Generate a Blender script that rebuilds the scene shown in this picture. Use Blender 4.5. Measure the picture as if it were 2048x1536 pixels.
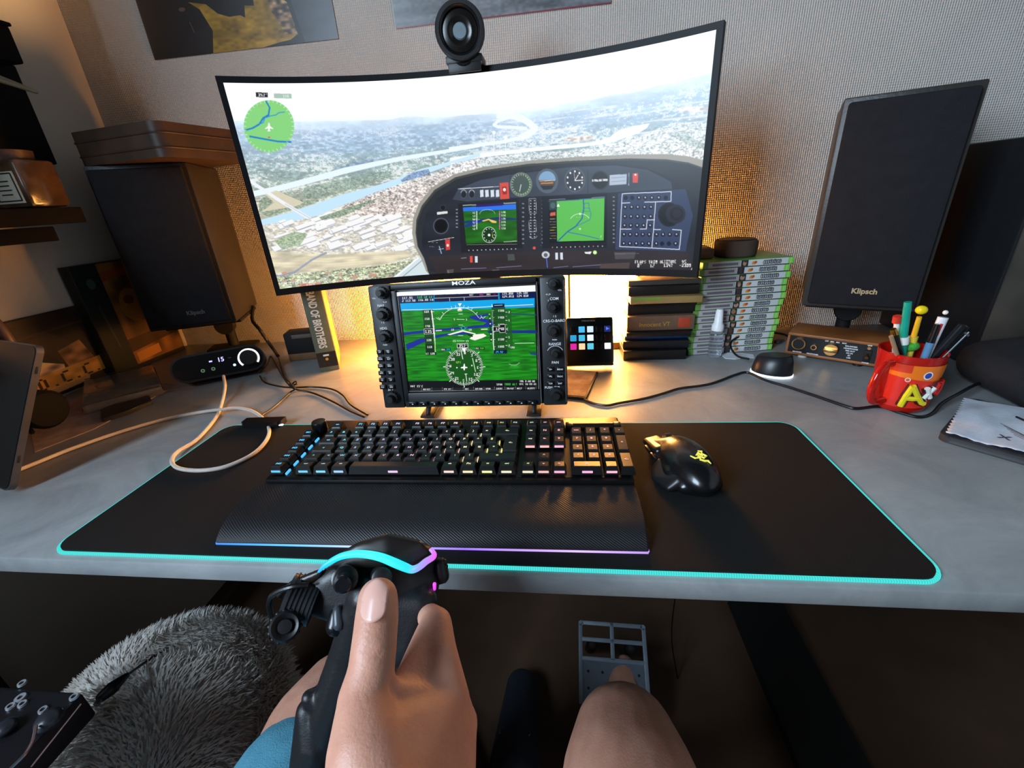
import bpy, bmesh, math, random
import numpy as np
from mathutils import Vector, Matrix, Euler
random.seed(7)
for o in list(bpy.data.objects): bpy.data.objects.remove(o)
scene = bpy.context.scene
COL = scene.collection
R = math.radians
# ---------------------------------------------------------------- camera
F = 864.6                                   # focal length in pixels of the 2048 px frame
CAM = np.array([.122, -.3122, .3372])
ROT = Euler((1.1605, .0623, .1017), 'XYZ')
MC = np.array(ROT.to_matrix())
cd = bpy.data.cameras.new('camera'); cam = bpy.data.objects.new('camera', cd); COL.objects.link(cam)
cam.location = CAM; cam.rotation_euler = ROT
cd.sensor_width = 36; cd.sensor_fit = 'HORIZONTAL'; cd.lens = F / 2048 * 36
cd.clip_start = .01; cd.clip_end = 60
scene.camera = cam
scene.view_settings.view_transform = 'Standard'; scene.view_settings.look = 'None'
scene.view_settings.exposure = 0; scene.view_settings.gamma = 1
# ---------------------------------------------------------------- world and lights
wd = bpy.data.worlds.new('world'); scene.world = wd; wd.use_nodes = True
wd.node_tree.nodes['Background'].inputs[0].default_value = (.42, .50, .62, 1)
wd.node_tree.nodes['Background'].inputs[1].default_value = .04
def area_light(name, loc, aim, sx, sy, power, color, spread=180):
    l = bpy.data.lights.new(name, 'AREA'); l.shape = 'RECTANGLE'; l.size = sx; l.size_y = sy
    l.energy = power; l.color = color; l.spread = R(spread)
    o = bpy.data.objects.new(name, l); COL.objects.link(o); o.location = loc
    o.rotation_euler = (Vector(aim) - Vector(loc)).to_track_quat('-Z', 'Y').to_euler()
    return o
# dusk daylight through an assumed window in the left-hand wall, behind the sitter
area_light('assumed_window_daylight', (-.955, -1.15, .95), (.5, -1.15, .95), 1.0, 1.0, 92, (.66, .83, 1.0))
# added warm spot for the left-wall glow; lamp assumed out of frame, none built
l = bpy.data.lights.new('added_left_wall_spot', 'SPOT'); l.energy = 17; l.color = (1, .56, .22); l.shadow_soft_size = .03
l.spot_size = R(36); l.spot_blend = .7
o = bpy.data.objects.new('added_left_wall_spot', l); COL.objects.link(o); o.location = (-.52, .42, 1.04)
o.rotation_euler = (Vector((-.965, .60, .87)) - Vector(o.location)).to_track_quat('-Z', 'Y').to_euler()
# ---------------------------------------------------------------- pixel measurements -> metres
def ray(px, py): return MC @ np.array([(px - 1024) / F, -(py - 768) / F, -1.0])
def at(px, py, x=None, y=None, z=None, d=None):
    r = ray(px, py)
    t = d if d is not None else ((x - CAM[0]) / r[0] if x is not None else (y - CAM[1]) / r[1] if y is not None else (z - CAM[2]) / r[2])
    return Vector(CAM + t * r)
# ---------------------------------------------------------------- materials
MATS = {}
def srgb(c):
    return tuple(((v / 255) / 12.92 if v / 255 <= .04045 else ((v / 255 + .055) / 1.055) ** 2.4) for v in c)
def mat(name, col=(128, 128, 128), rough=.5, metal=0, emit=None, es=1, var=.08, vs=60, bump=0, bs=300, trans=0, ior=1.45, alpha=1, sss=0, coat=0, col2=None, spec=.5):
    if name in MATS: return MATS[name]
    m = bpy.data.materials.new(name); m.use_nodes = True; MATS[name] = m
    nt = m.node_tree; b = nt.nodes['Principled BSDF']; c = srgb(col)
    b.inputs['Roughness'].default_value = rough; b.inputs['Metallic'].default_value = metal
    b.inputs['IOR'].default_value = ior; b.inputs['Transmission Weight'].default_value = trans
    b.inputs['Alpha'].default_value = alpha; b.inputs['Specular IOR Level'].default_value = spec
    if coat: b.inputs['Coat Weight'].default_value = coat; b.inputs['Coat Roughness'].default_value = .1
    if sss:
        b.inputs['Subsurface Weight'].default_value = sss; b.inputs['Subsurface Radius'].default_value = (.012, .004, .002); b.inputs['Subsurface Scale'].default_value = .5
    tc = nt.nodes.new('ShaderNodeTexCoord')
    if var or col2:
        n = nt.nodes.new('ShaderNodeTexNoise'); n.inputs['Scale'].default_value = vs; n.inputs['Detail'].default_value = 5
        nt.links.new(tc.outputs['Object'], n.inputs['Vector'])
        cr = nt.nodes.new('ShaderNodeValToRGB'); cr.color_ramp.elements[0].position = .3; cr.color_ramp.elements[1].position = .7
        d = srgb(col2) if col2 else tuple(min(1, v * (1 + var)) for v in c)
        e = c if col2 else tuple(v * (1 - var) for v in c)
        cr.color_ramp.elements[0].color = (*e, 1); cr.color_ramp.elements[1].color = (*d, 1)
        nt.links.new(n.outputs['Fac'], cr.inputs['Fac']); nt.links.new(cr.outputs['Color'], b.inputs['Base Color'])
    else: b.inputs['Base Color'].default_value = (*c, 1)
    if bump:
        n2 = nt.nodes.new('ShaderNodeTexNoise'); n2.inputs['Scale'].default_value = bs; n2.inputs['Detail'].default_value = 3
        nt.links.new(tc.outputs['Object'], n2.inputs['Vector'])
        bp = nt.nodes.new('ShaderNodeBump'); bp.inputs['Strength'].default_value = bump; bp.inputs['Distance'].default_value = .002
        nt.links.new(n2.outputs['Fac'], bp.inputs['Height']); nt.links.new(bp.outputs['Normal'], b.inputs['Normal'])
    if emit:
        b.inputs['Emission Color'].default_value = (*srgb(emit), 1); b.inputs['Emission Strength'].default_value = es
    return m
def painted(name, rough=.35, emit=0, base=True, bump=0):
    """material that shows the colour attribute 'paint' (prints, labels, lit pixels)"""
    if name in MATS: return MATS[name]
    m = bpy.data.materials.new(name); m.use_nodes = True; MATS[name] = m
    nt = m.node_tree; b = nt.nodes['Principled BSDF']; b.inputs['Roughness'].default_value = rough; b.inputs['Specular IOR Level'].default_value = .2 if emit else .5
    a = nt.nodes.new('ShaderNodeVertexColor'); a.layer_name = 'paint'
    if base: nt.links.new(a.outputs['Color'], b.inputs['Base Color'])
    else: b.inputs['Base Color'].default_value = (.004, .004, .005, 1)
    if emit:
        nt.links.new(a.outputs['Color'], b.inputs['Emission Color']); b.inputs['Emission Strength'].default_value = emit
    return m
BLK = mat('black_plastic', (22, 22, 24), .45, bump=.05, bs=900)
BLKS = mat('satin_black_plastic', (16, 16, 18), .28, bump=.03, bs=700)
BLKM = mat('matt_black', (17, 16, 17), .75)
CAB = mat('cable_rubber', (14, 13, 14), .4)
GREY = mat('grey_metal', (120, 125, 130), .4, .8)
WHT = mat('white_plastic', (215, 215, 212), .4)
CHR = mat('chrome', (200, 200, 205), .18, 1)
# ---------------------------------------------------------------- mesh helpers
class MB:
    def __init__(s): s.bm = bmesh.new(); s.mi = 0
    def _m(s, geom):
        for f in geom: f.material_index = s.mi
    def box(s, c, d, rot=None, bev=0, seg=2):
        r = bmesh.ops.create_cube(s.bm, size=1)['verts']
        bmesh.ops.scale(s.bm, vec=d, verts=r)
        if bev:
            es = list({e for v in r for e in v.link_edges})
            g = bmesh.ops.bevel(s.bm, geom=es, offset=bev, segments=seg, affect='EDGES', profile=.5, clamp_overlap=True)
            r = list({v for f in g['faces'] for v in f.verts} | {v for v in r if v.is_valid})
            r = list({w for v in r for f in v.link_faces for w in f.verts})
        if rot is not None: bmesh.ops.rotate(s.bm, cent=(0, 0, 0), matrix=rot if isinstance(rot, Matrix) else Euler(rot).to_matrix(), verts=r)
        bmesh.ops.translate(s.bm, vec=c, verts=r)
        s._m({f for v in r for f in v.link_faces}); return r
    def cyl(s, a, b, r1, r2=None, n=24, cap=True):
        a = Vector(a); b = Vector(b); r2 = r1 if r2 is None else r2
        M = Matrix.Translation((a + b) / 2) @ (b - a).to_track_quat('Z', 'Y').to_matrix().to_4x4()
        v = bmesh.ops.create_cone(s.bm, cap_ends=cap, segments=n, radius1=r1, radius2=r2, depth=(b - a).length, matrix=M)['verts']
        s._m({f for w in v for f in w.link_faces}); return v
    def sph(s, c, r, sc=(1, 1, 1), n=16):
        v = bmesh.ops.create_uvsphere(s.bm, u_segments=n * 2, v_segments=n, radius=r)['verts']
        bmesh.ops.scale(s.bm, vec=sc, verts=v); bmesh.ops.translate(s.bm, vec=c, verts=v)
        s._m({f for w in v for f in w.link_faces}); return v
    def lathe(s, prof, c=(0, 0, 0), axis=(0, 0, 1), n=32):
        q = Vector(axis).to_track_quat('Z', 'Y').to_matrix(); c = Vector(c); rings = []
        for r, h in prof:
            rings.append([s.bm.verts.new(c + q @ Vector((r * math.cos(2 * math.pi * i / n), r * math.sin(2 * math.pi * i / n), h))) for i in range(n)] if r > 1e-6 else [s.bm.verts.new(c + q @ Vector((0, 0, h)))])
        fs = []
        for A, B in zip(rings, rings[1:]):
            for i in range(n):
                j = (i + 1) % n
                if len(A) == 1 and len(B) == 1: continue
                if len(A) == 1: fs.append(s.bm.faces.new((A[0], B[j], B[i])))
                elif len(B) == 1: fs.append(s.bm.faces.new((A[i], A[j], B[0])))
                else: fs.append(s.bm.faces.new((A[i], A[j], B[j], B[i])))
        s._m(fs)
    def prism(s, pts, o, u, v, w, h):
        """polygon pts in plane (o,u,v) extruded by h along w"""
        o, u, v, w = Vector(o), Vector(u), Vector(v), Vector(w)
        A = [s.bm.verts.new(o + u * p[0] + v * p[1]) for p in pts]; B = [s.bm.verts.new(q.co + w * h) for q in A]
        n = len(pts); fs = [s.bm.faces.new(A[::-1]), s.bm.faces.new(B)]
        fs += [s.bm.faces.new((A[i], A[(i + 1) % n], B[(i + 1) % n], B[i])) for i in range(n)]
        s._m(fs)
    def tube(s, pts, r, n=10, closed=False):
        P = [Vector(p) for p in pts]; rr = r if hasattr(r, '__len__') else [r] * len(P); rings = []; up = None
        for i, p in enumerate(P):
            a = P[i - 1] if i or closed else p; b = P[(i + 1) % len(P)] if i < len(P) - 1 or closed else p
            t = (b - a).normalized()
            if up is None: up = t.orthogonal().normalized()
            up = (up - t * up.dot(t)).normalized(); sd = t.cross(up)
            rings.append([s.bm.verts.new(p + (up * math.cos(2 * math.pi * k / n) + sd * math.sin(2 * math.pi * k / n)) * rr[i]) for k in range(n)])
        fs = []
        for i in range(len(P) - (0 if closed else 1)):
            A, B = rings[i], rings[(i + 1) % len(P)]
            fs += [s.bm.faces.new((A[k], A[(k + 1) % n], B[(k + 1) % n], B[k])) for k in range(n)]
        if not closed: fs += [s.bm.faces.new(rings[0][::-1]), s.bm.faces.new(rings[-1])]
        s._m(fs)
    def hull(s, balls, sub=2):
        """convex hull of balls [(centre, radius), ...]"""
        b = bmesh.new()
        for c, r in balls: bmesh.ops.create_icosphere(b, subdivisions=sub, radius=r, matrix=Matrix.Translation(c))
        co = [v.co.copy() for v in b.verts]; b.free()
        vs = [s.bm.verts.new(c) for c in co]
        g = bmesh.ops.convex_hull(s.bm, input=vs)
        kill = {x for x in g['geom_interior'] + g['geom_unused'] if isinstance(x, bmesh.types.BMVert)}
        bmesh.ops.delete(s.bm, geom=list(kill), context='VERTS')
        s._m([x for x in g['geom'] if isinstance(x, bmesh.types.BMFace) and x.is_valid])
    def text(s, body, size, M, depth=.0004, bold=0, align='CENTER'):
        cu = bpy.data.curves.new('t', 'FONT'); cu.body = body; cu.size = 1; cu.extrude = depth / size; cu.offset = bold / size
        cu.align_x = align; cu.align_y = 'CENTER'; cu.resolution_u = 3
        o = bpy.data.objects.new('t', cu); COL.objects.link(o)
        me = o.to_mesh(); old = set(s.bm.verts)
        s.bm.from_mesh(me); new = [v for v in s.bm.verts if v not in old]
        bmesh.ops.transform(s.bm, matrix=M @ Matrix.Scale(size, 4), verts=new); s._m({f for v in new for f in v.link_faces})
        o.to_mesh_clear(); bpy.data.objects.remove(o); bpy.data.curves.remove(cu)
    def build(s, name, mats, parent=None, smooth=True, loc=None):
        me = bpy.data.meshes.new(name); bmesh.ops.recalc_face_normals(s.bm, faces=s.bm.faces); s.bm.to_mesh(me); s.bm.free()
        for m in (mats if isinstance(mats, (list, tuple)) else [mats]): me.materials.append(m)
        o = bpy.data.objects.new(name, me); COL.objects.link(o)
        if parent: o.parent = parent
        if loc is not None: o.location = loc
        if smooth:
            me.shade_smooth() if hasattr(me, 'shade_smooth') else None
            try: me.set_sharp_from_angle(angle=R(38))
            except Exception: pass
        return o
def tag(o, label=None, cat=None, group=None, kind=None):
    if label: o['label'] = label
    if cat: o['category'] = cat
    if group: o['group'] = group
    if kind: o['kind'] = kind
    return o
def thing(name, label, cat, loc=(0, 0, 0), rot=(0, 0, 0), group=None):
    o = bpy.data.objects.new(name, None); COL.objects.link(o); o.empty_display_size = .02
    o.location = loc; o.rotation_euler = rot if not isinstance(rot, Matrix) else rot.to_euler()
    return tag(o, label, cat, group)
def smoothpts(P, n=6):
    """Catmull-Rom through the points"""
    P = [Vector(p) for p in P]; Q = [P[0] * 2 - P[1]] + P + [P[-1] * 2 - P[-2]]; out = []
    for i in range(1, len(Q) - 2):
        a, b, c, d = Q[i - 1:i + 3]
        for k in range(n):
            t = k / n
            out.append(.5 * ((2 * b) + (c - a) * t + (2 * a - 5 * b + 4 * c - d) * t * t + (3 * b - a - 3 * c + d) * t ** 3))
    out.append(P[-1]); return out
def remeshed(mb, name, m, voxel, smooth=6, parent=None, disp=None):
    o = mb.build(name, m, None, False)
    md = o.modifiers.new('r', 'REMESH'); md.mode = 'VOXEL'; md.voxel_size = voxel; md.use_smooth_shade = True
    if smooth: sm = o.modifiers.new('s', 'SMOOTH'); sm.factor = .5; sm.iterations = smooth
    dg = bpy.context.evaluated_depsgraph_get(); me = bpy.data.meshes.new_from_object(o.evaluated_get(dg))
    o.modifiers.clear(); old = o.data; o.data = me; bpy.data.meshes.remove(old); me.name = name
    if not me.materials: me.materials.append(m)
    me.shade_smooth()
    if parent: o.parent = parent
    return o
def frame(o, u, v):
    """4x4 matrix with x along u, y along v (made square), z = u x v"""
    u = Vector(u).normalized(); w = u.cross(Vector(v)).normalized(); v = w.cross(u)
    M = Matrix((u, v, w)).transposed().to_4x4(); M.translation = Vector(o); return M
def curve_cable(name, pts, r, m, label, cat='cable', n=8, group=None):
    mb = MB(); mb.tube(smoothpts(pts, 8), r, n); o = mb.build(name, m)
    return tag(o, label, cat, group)
# ---------------------------------------------------------------- small raster painter (for lit screens and prints)
GL = {'0':'7535557','1':'2622227','2':'7113467','3':'7113117','4':'5557111','5':'7443117','6':'7445757','7':'7112222','8':'7557557','9':'7557117',
'A':'2557555','B':'6556556','C':'3444443','D':'6555556','E':'7446447','F':'7446444','G':'3444553','H':'5557555','I':'7222227','K':'5566655','L':'4444447','M':'5775555','N':'5577755','O':'2555552','P':'6556444','R':'6556655','S':'3442116','T':'7222222','U':'5555557','V':'5555522','W':'5555775','X':'5522255','Y':'5552222','Z':'7112447','-':'0007000','.':'0000002','%':'5112445','/':'1112444',':':'0020200','+':'0027200',"'":'2200000','J':'1111156','Q':'2555573'}
class Paint:
    """picture W x H, top row first, colours 0-255 sRGB; conv maps photo measurements to picture pixels"""
    def __init__(s, W, H, bg, conv=None):
        s.W, s.H = W, H; s.a = np.empty((H, W, 3), np.float32); s.a[:] = bg; s.conv = conv
    def _c(s, pts): return np.array([s.conv(*p) for p in pts], float) if s.conv else np.array(pts, float)
    def mask(s, P):
        x0, y0 = np.maximum(P.min(0).astype(int) - 1, 0); x1, y1 = np.minimum(P.max(0).astype(int) + 2, (s.W, s.H))
        if x1 <= x0 or y1 <= y0: return None
        X, Y = np.meshgrid(np.arange(x0, x1) + .5, np.arange(y0, y1) + .5); m = np.zeros(X.shape, bool)
        for (ax, ay), (bx, by) in zip(P, np.roll(P, -1, 0)):
            if ay == by: continue
            m ^= ((ay > Y) != (by > Y)) & (X < (bx - ax) * (Y - ay) / (by - ay) + ax)
        return slice(y0, y1), slice(x0, x1), m
    def poly(s, pts, col, al=1, raw=False, noise=None):
        r = s.mask(np.array(pts, float) if raw else s._c(pts))
        if r is None: return
        ys, xs, m = r; A = s.a[ys, xs]
        c = np.array(col, np.float32)
        if noise is not None:
            w = noise[ys, xs][m][:, None]; A[m] = A[m] * (1 - al) + np.clip(c * (1 + w), 0, 255) * al
        else: A[m] = A[m] * (1 - al) + c * al
    def line(s, pts, w, col, al=1, raw=False):
        P = np.array(pts, float) if raw else s._c(pts)
        for a, b in zip(P, P[1:]):
            d = b - a; L = math.hypot(*d)
            if L < 1e-6: continue
            n = np.array([-d[1], d[0]]) / L * w / 2; e = d / L * w * .3
            s.poly([a + n - e, b + n + e, b - n + e, a - n - e], col, al, raw=True)
    def circ(s, c, rx, ry, col, al=1, n=40, lw=None, a0=0, a1=360, rot=0):
        t = np.radians(np.linspace(a0, a1, n)); cr, sr = math.cos(R(rot)), math.sin(R(rot))
        P = [(c[0] + rx * math.cos(k) * cr - ry * math.sin(k) * sr, c[1] + rx * math.cos(k) * sr + ry * math.sin(k) * cr) for k in t]
        if lw: s.line(P, lw, col, al)
        else: s.poly(P, col, al)
    def text(s, x, y, body, h, col, slope=0, al=1, wf=.62):
        """letters of height h starting at x (centre line y)"""
        st = h / 7; w = h * wf / 3
        for ch in body.upper():
            if ch in GL:
                for r_, c_ in enumerate(GL[ch]):
                    k = int(c_)
                    for q in range(3):
                        if k >> (2 - q) & 1:
                            xx = x + q * w; yy = y - h / 2 + r_ * st + slope * (xx)
                            yy = y - h / 2 + r_ * st + slope * (q * w)
                            s.poly([(xx, yy), (xx + w, yy), (xx + w, yy + st), (xx, yy + st)], col, al)
            x += w * 4; y += slope * w * 4
def vnoise(W, H, sx, sy, seed):
    g = np.random.default_rng(seed).random((int(H / sy) + 3, int(W / sx) + 3)).astype(np.float32)
    x = np.arange(W) / sx; y = np.arange(H) / sy; xi = x.astype(int); yi = y.astype(int)
    fx = (x - xi); fy = (y - yi); fx = fx * fx * (3 - 2 * fx); fy = (fy * fy * (3 - 2 * fy))[:, None]
    a = g[yi][:, xi]; b = g[yi][:, xi + 1]; c = g[yi + 1][:, xi]; d = g[yi + 1][:, xi + 1]
    return (a * (1 - fx) + b * fx) * (1 - fy) + (c * (1 - fx) + d * fx) * fy
def lin(a):
    a = np.clip(a / 255., 0, 1); return np.where(a <= .04045, a / 12.92, ((a + .055) / 1.055) ** 2.4)
def paint_mesh(name, img, surf, m, parent=None, ss=1):
    """grid mesh whose vertices carry the picture; surf(U,V) -> xyz arrays, U,V in 0..1, V down"""
    a = img.a
    if ss > 1: a = a[:img.H // ss * ss, :img.W // ss * ss].reshape(img.H // ss, ss, img.W // ss, ss, 3).mean((1, 3))
    H, W = a.shape[:2]; U, V = np.meshgrid(np.linspace(0, 1, W), np.linspace(0, 1, H))
    co = np.stack(surf(U, V), -1).reshape(-1, 3).astype(np.float32)
    i = (np.arange(H - 1)[:, None] * W + np.arange(W - 1)).ravel()
    q = np.stack([i, i + W, i + W + 1, i + 1], 1).astype(np.int32)
    me = bpy.data.meshes.new(name); me.vertices.add(H * W); me.vertices.foreach_set('co', co.ravel())
    me.loops.add(q.size); me.loops.foreach_set('vertex_index', q.ravel())
    me.polygons.add(len(q)); me.polygons.foreach_set('loop_start', np.arange(0, q.size, 4, dtype=np.int32)); me.polygons.foreach_set('loop_total', np.full(len(q), 4, np.int32))
    me.update(calc_edges=True); me.validate()
    at_ = me.color_attributes.new('paint', 'FLOAT_COLOR', 'POINT')
    c = np.ones((H * W, 4), np.float32); c[:, :3] = lin(a).reshape(-1, 3); at_.data.foreach_set('color', c.ravel())
    me.materials.append(m); me.shade_smooth()
    o = bpy.data.objects.new(name, me); COL.objects.link(o)
    if parent: o.parent = parent
    return o
def flat(o, u, v, n=.0):
    """surface function: corner o (top left), vector u to the right, v down"""
    o, u, v = Vector(o), Vector(u), Vector(v); w = u.cross(v).normalized() * -n
    o = o + w
    return lambda U, V: (o.x + u.x * U + v.x * V, o.y + u.y * U + v.y * V, o.z + u.z * U + v.z * V)
# ================================================================ the room
def wallpaper():
    m = mat('woven_wallpaper', (196, 190, 182), .75, var=.05, vs=9); nt = m.node_tree; b = nt.nodes['Principled BSDF']
    tc = nt.nodes.new('ShaderNodeTexCoord'); sp = nt.nodes.new('ShaderNodeSeparateXYZ'); nt.links.new(tc.outputs['Object'], sp.inputs[0])
    def mth(op, a, bb=None):
        n = nt.nodes.new('ShaderNodeMath'); n.operation = op
        for i, v in enumerate((a, bb)):
            if v is None: continue
            if isinstance(v, (int, float)): n.inputs[i].default_value = v
            else: nt.links.new(v, n.inputs[i])
        return n.outputs[0]
    k = 2 * math.pi / .0088
    sx = mth('SINE', mth('MULTIPLY', mth('ADD', sp.outputs['X'], sp.outputs['Z']), k)); sz = mth('SINE', mth('MULTIPLY', mth('SUBTRACT', sp.outputs['X'], sp.outputs['Z']), k))
    nz = nt.nodes.new('ShaderNodeTexNoise'); nz.inputs['Scale'].default_value = 160; nt.links.new(tc.outputs['Object'], nz.inputs['Vector'])
    h = mth('ADD', mth('MULTIPLY', sx, sz), mth('MULTIPLY', nz.outputs['Fac'], .9))
    bp = nt.nodes.new('ShaderNodeBump'); bp.inputs['Strength'].default_value = .8; bp.inputs['Distance'].default_value = .0013
    nt.links.new(h, bp.inputs['Height']); nt.links.new(bp.outputs['Normal'], b.inputs['Normal']); return m
def slab(name, lo, hi, m, kind='structure', bev=0):
    mb = MB(); lo, hi = Vector(lo), Vector(hi); mb.box((lo + hi) / 2, hi - lo, bev=bev); return tag(mb.build(name, m), kind=kind)
WY = .785; WX = -.965; FZ = -.74
WR = 1.76
slab('wall_back', (WX - .1, WY, FZ), (WR + .1, WY + .1, 1.8), wallpaper())
WLP = mat('smooth_wall_paint', (190, 182, 172), .7, var=.03, vs=4, bump=.15, bs=250)
mb = MB()
for lo, hi in (((WX - .1, -2.2, FZ), (WX, -1.70, 1.8)), ((WX - .1, -.60, FZ), (WX, WY, 1.8)), ((WX - .1, -1.70, FZ), (WX, -.60, .42)), ((WX - .1, -1.70, 1.48), (WX, -.60, 1.8))):  # wall pieces leave an opening for the assumed window
    lo, hi = Vector(lo), Vector(hi); mb.box((lo + hi) / 2, hi - lo)
tag(mb.build('wall_left', WLP, smooth=False), kind='structure')
slab('floor', (WX - .1, -2.2, FZ - .08), (WR + .1, WY + .1, FZ), mat('floor_boards', (88, 66, 50), .55, var=.3, vs=5, bump=.1, bs=90))
slab('wall_right', (WR, -2.2, FZ), (WR + .1, WY, 1.8), mat('right_wall_paint', (190, 186, 178), .7, var=.03, vs=4))
win = bpy.data.objects.new('assumed_window_1', None); COL.objects.link(win); tag(win, kind='structure')  # assumed window, out of view, giving the cool daylight a source
mb = MB()
for y in (-1.68, -1.15, -.62): mb.box((WX - .05, y, .95), (.05, .05, 1.04), bev=.004)
for z in (.45, 1.45): mb.box((WX - .05, -1.15, z), (.05, 1.10, .05), bev=.004)
tag(mb.build('assumed_window_frame', WHT, win), kind='structure')
mb = MB(); mb.box((WX - .08, -1.15, .95), (.004, 1.08, 1.04)); tag(mb.build('assumed_window_pane', mat('dusk_glass', (40, 50, 60), .1, emit=(150, 190, 230), es=.5, var=0), win), kind='structure')  # glowing pane of the assumed window
# ================================================================ desk
desk = thing('desk', 'long grey concrete-look desk against the wall, carrying everything', 'desk', (0, 0, FZ))
def laminate():
    m = mat('concrete_laminate', (126, 130, 133), .42, col2=(164, 167, 167), vs=7, bump=.06, bs=240); nt = m.node_tree
    n = [x for x in nt.nodes if x.type == 'TEX_NOISE'][0]; n.inputs['Detail'].default_value = 9; n.inputs['Roughness'].default_value = .68; n.inputs['Distortion'].default_value = .8
    return m
LAM = laminate()
mb = MB(); mb.box((.27, .3885, -FZ - .0115), (2.46, .789, .023), bev=.0025); mb.build('tabletop', LAM, desk)
mb = MB(); mb.box((.27, .42, -FZ - .04), (2.40, .70, .034)); mb.build('under_frame', BLKM, desk)
for x in (-.9, 1.44):
    for y in (.06, .74): mb = MB(); mb.box((x, y, (-FZ - .057) / 2), (.05, .05, -FZ - .057), bev=.003); mb.build('leg', BLKM, desk)
# ================================================================ monitor
MR, MX, MY0 = .80, -.0385, -.214; ZB, ZT = .1865, .5465; AM = .5166
def cyl(a, z, off=0): return Vector((MX + (MR + off) * math.sin(a), MY0 + (MR + off) * math.cos(a), z))
def cylhit(px, py):
    r = ray(px, py); ox, oy = CAM[0] - MX, CAM[1] - MY0
    A = r[0] ** 2 + r[1] ** 2; B = ox * r[0] + oy * r[1]; C_ = ox * ox + oy * oy - MR * MR
    t = (-B + math.sqrt(B * B - A * C_)) / A; p = CAM + t * r
    return math.atan2(p[0] - MX, p[1] - MY0), p[2]
mon = thing('monitor', 'wide curved monitor showing a flight over a river city', 'monitor', (MX, .60, 0))
def arc_band(z0, z1, o0, o1, a0, a1, n=48):
    mb = MB(); prev = None
    for i in range(n + 1):
        a = a0 + (a1 - a0) * i / n; ring = [mb.bm.verts.new(cyl(a, z, o) - Vector(mon.location)) for z, o in ((z0, o0), (z1, o0), (z1, o1), (z0, o1))]
        if prev:
            for k in range(4): mb.bm.faces.new((prev[k], prev[(k + 1) % 4], ring[(k + 1) % 4], ring[k]))
        else: mb.bm.faces.new(ring[::-1])
        prev = ring
    mb.bm.faces.new(prev); return mb
bz = .0098
HB = mat('monitor_bezel_black', (12, 13, 17), .5, spec=.2)
mb = arc_band(ZB, ZT, .0015, .012, -AM, AM); mb.build('housing', HB, mon)
arc_band(ZT - bz * .95, ZT, -.0012, .002, -AM, AM).build('top_bezel', HB, mon)
arc_band(ZB, ZB + .0125, -.0012, .002, -AM, AM).build('bottom_bezel', HB, mon)
arc_band(ZB, ZT, -.0012, .002, -AM, -AM + .0118).build('side_bezel', HB, mon)
arc_band(ZB, ZT, -.0012, .002, AM - .0118, AM).build('side_bezel', HB, mon)
mb = MB(); mb.box((0, .035, .36), (.24, .05, .16), bev=.015); mb.build('rear_cover', BLK, mon)
mb = MB(); mb.box((0, .085, .20), (.05, .03, .40), bev=.006); mb.box((0, .06, .36), (.06, .05, .05), bev=.004); mb.build('stand_column', BLK, mon)
mb = MB(); mb.box((0, .085, .004), (.2, .16, .008), bev=.003); mb.build('stand_foot', BLK, mon)
A0, A1, S0, S1 = -AM + .0118, AM - .0118, ZT - bz * .95, ZB + .0125
SW, SH = 2000, 844
def sconv(px, py):
    a, z = cylhit(px, py); return (a - A0) / (A1 - A0) * SW, (S0 - z) / (S0 - S1) * SH
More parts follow.
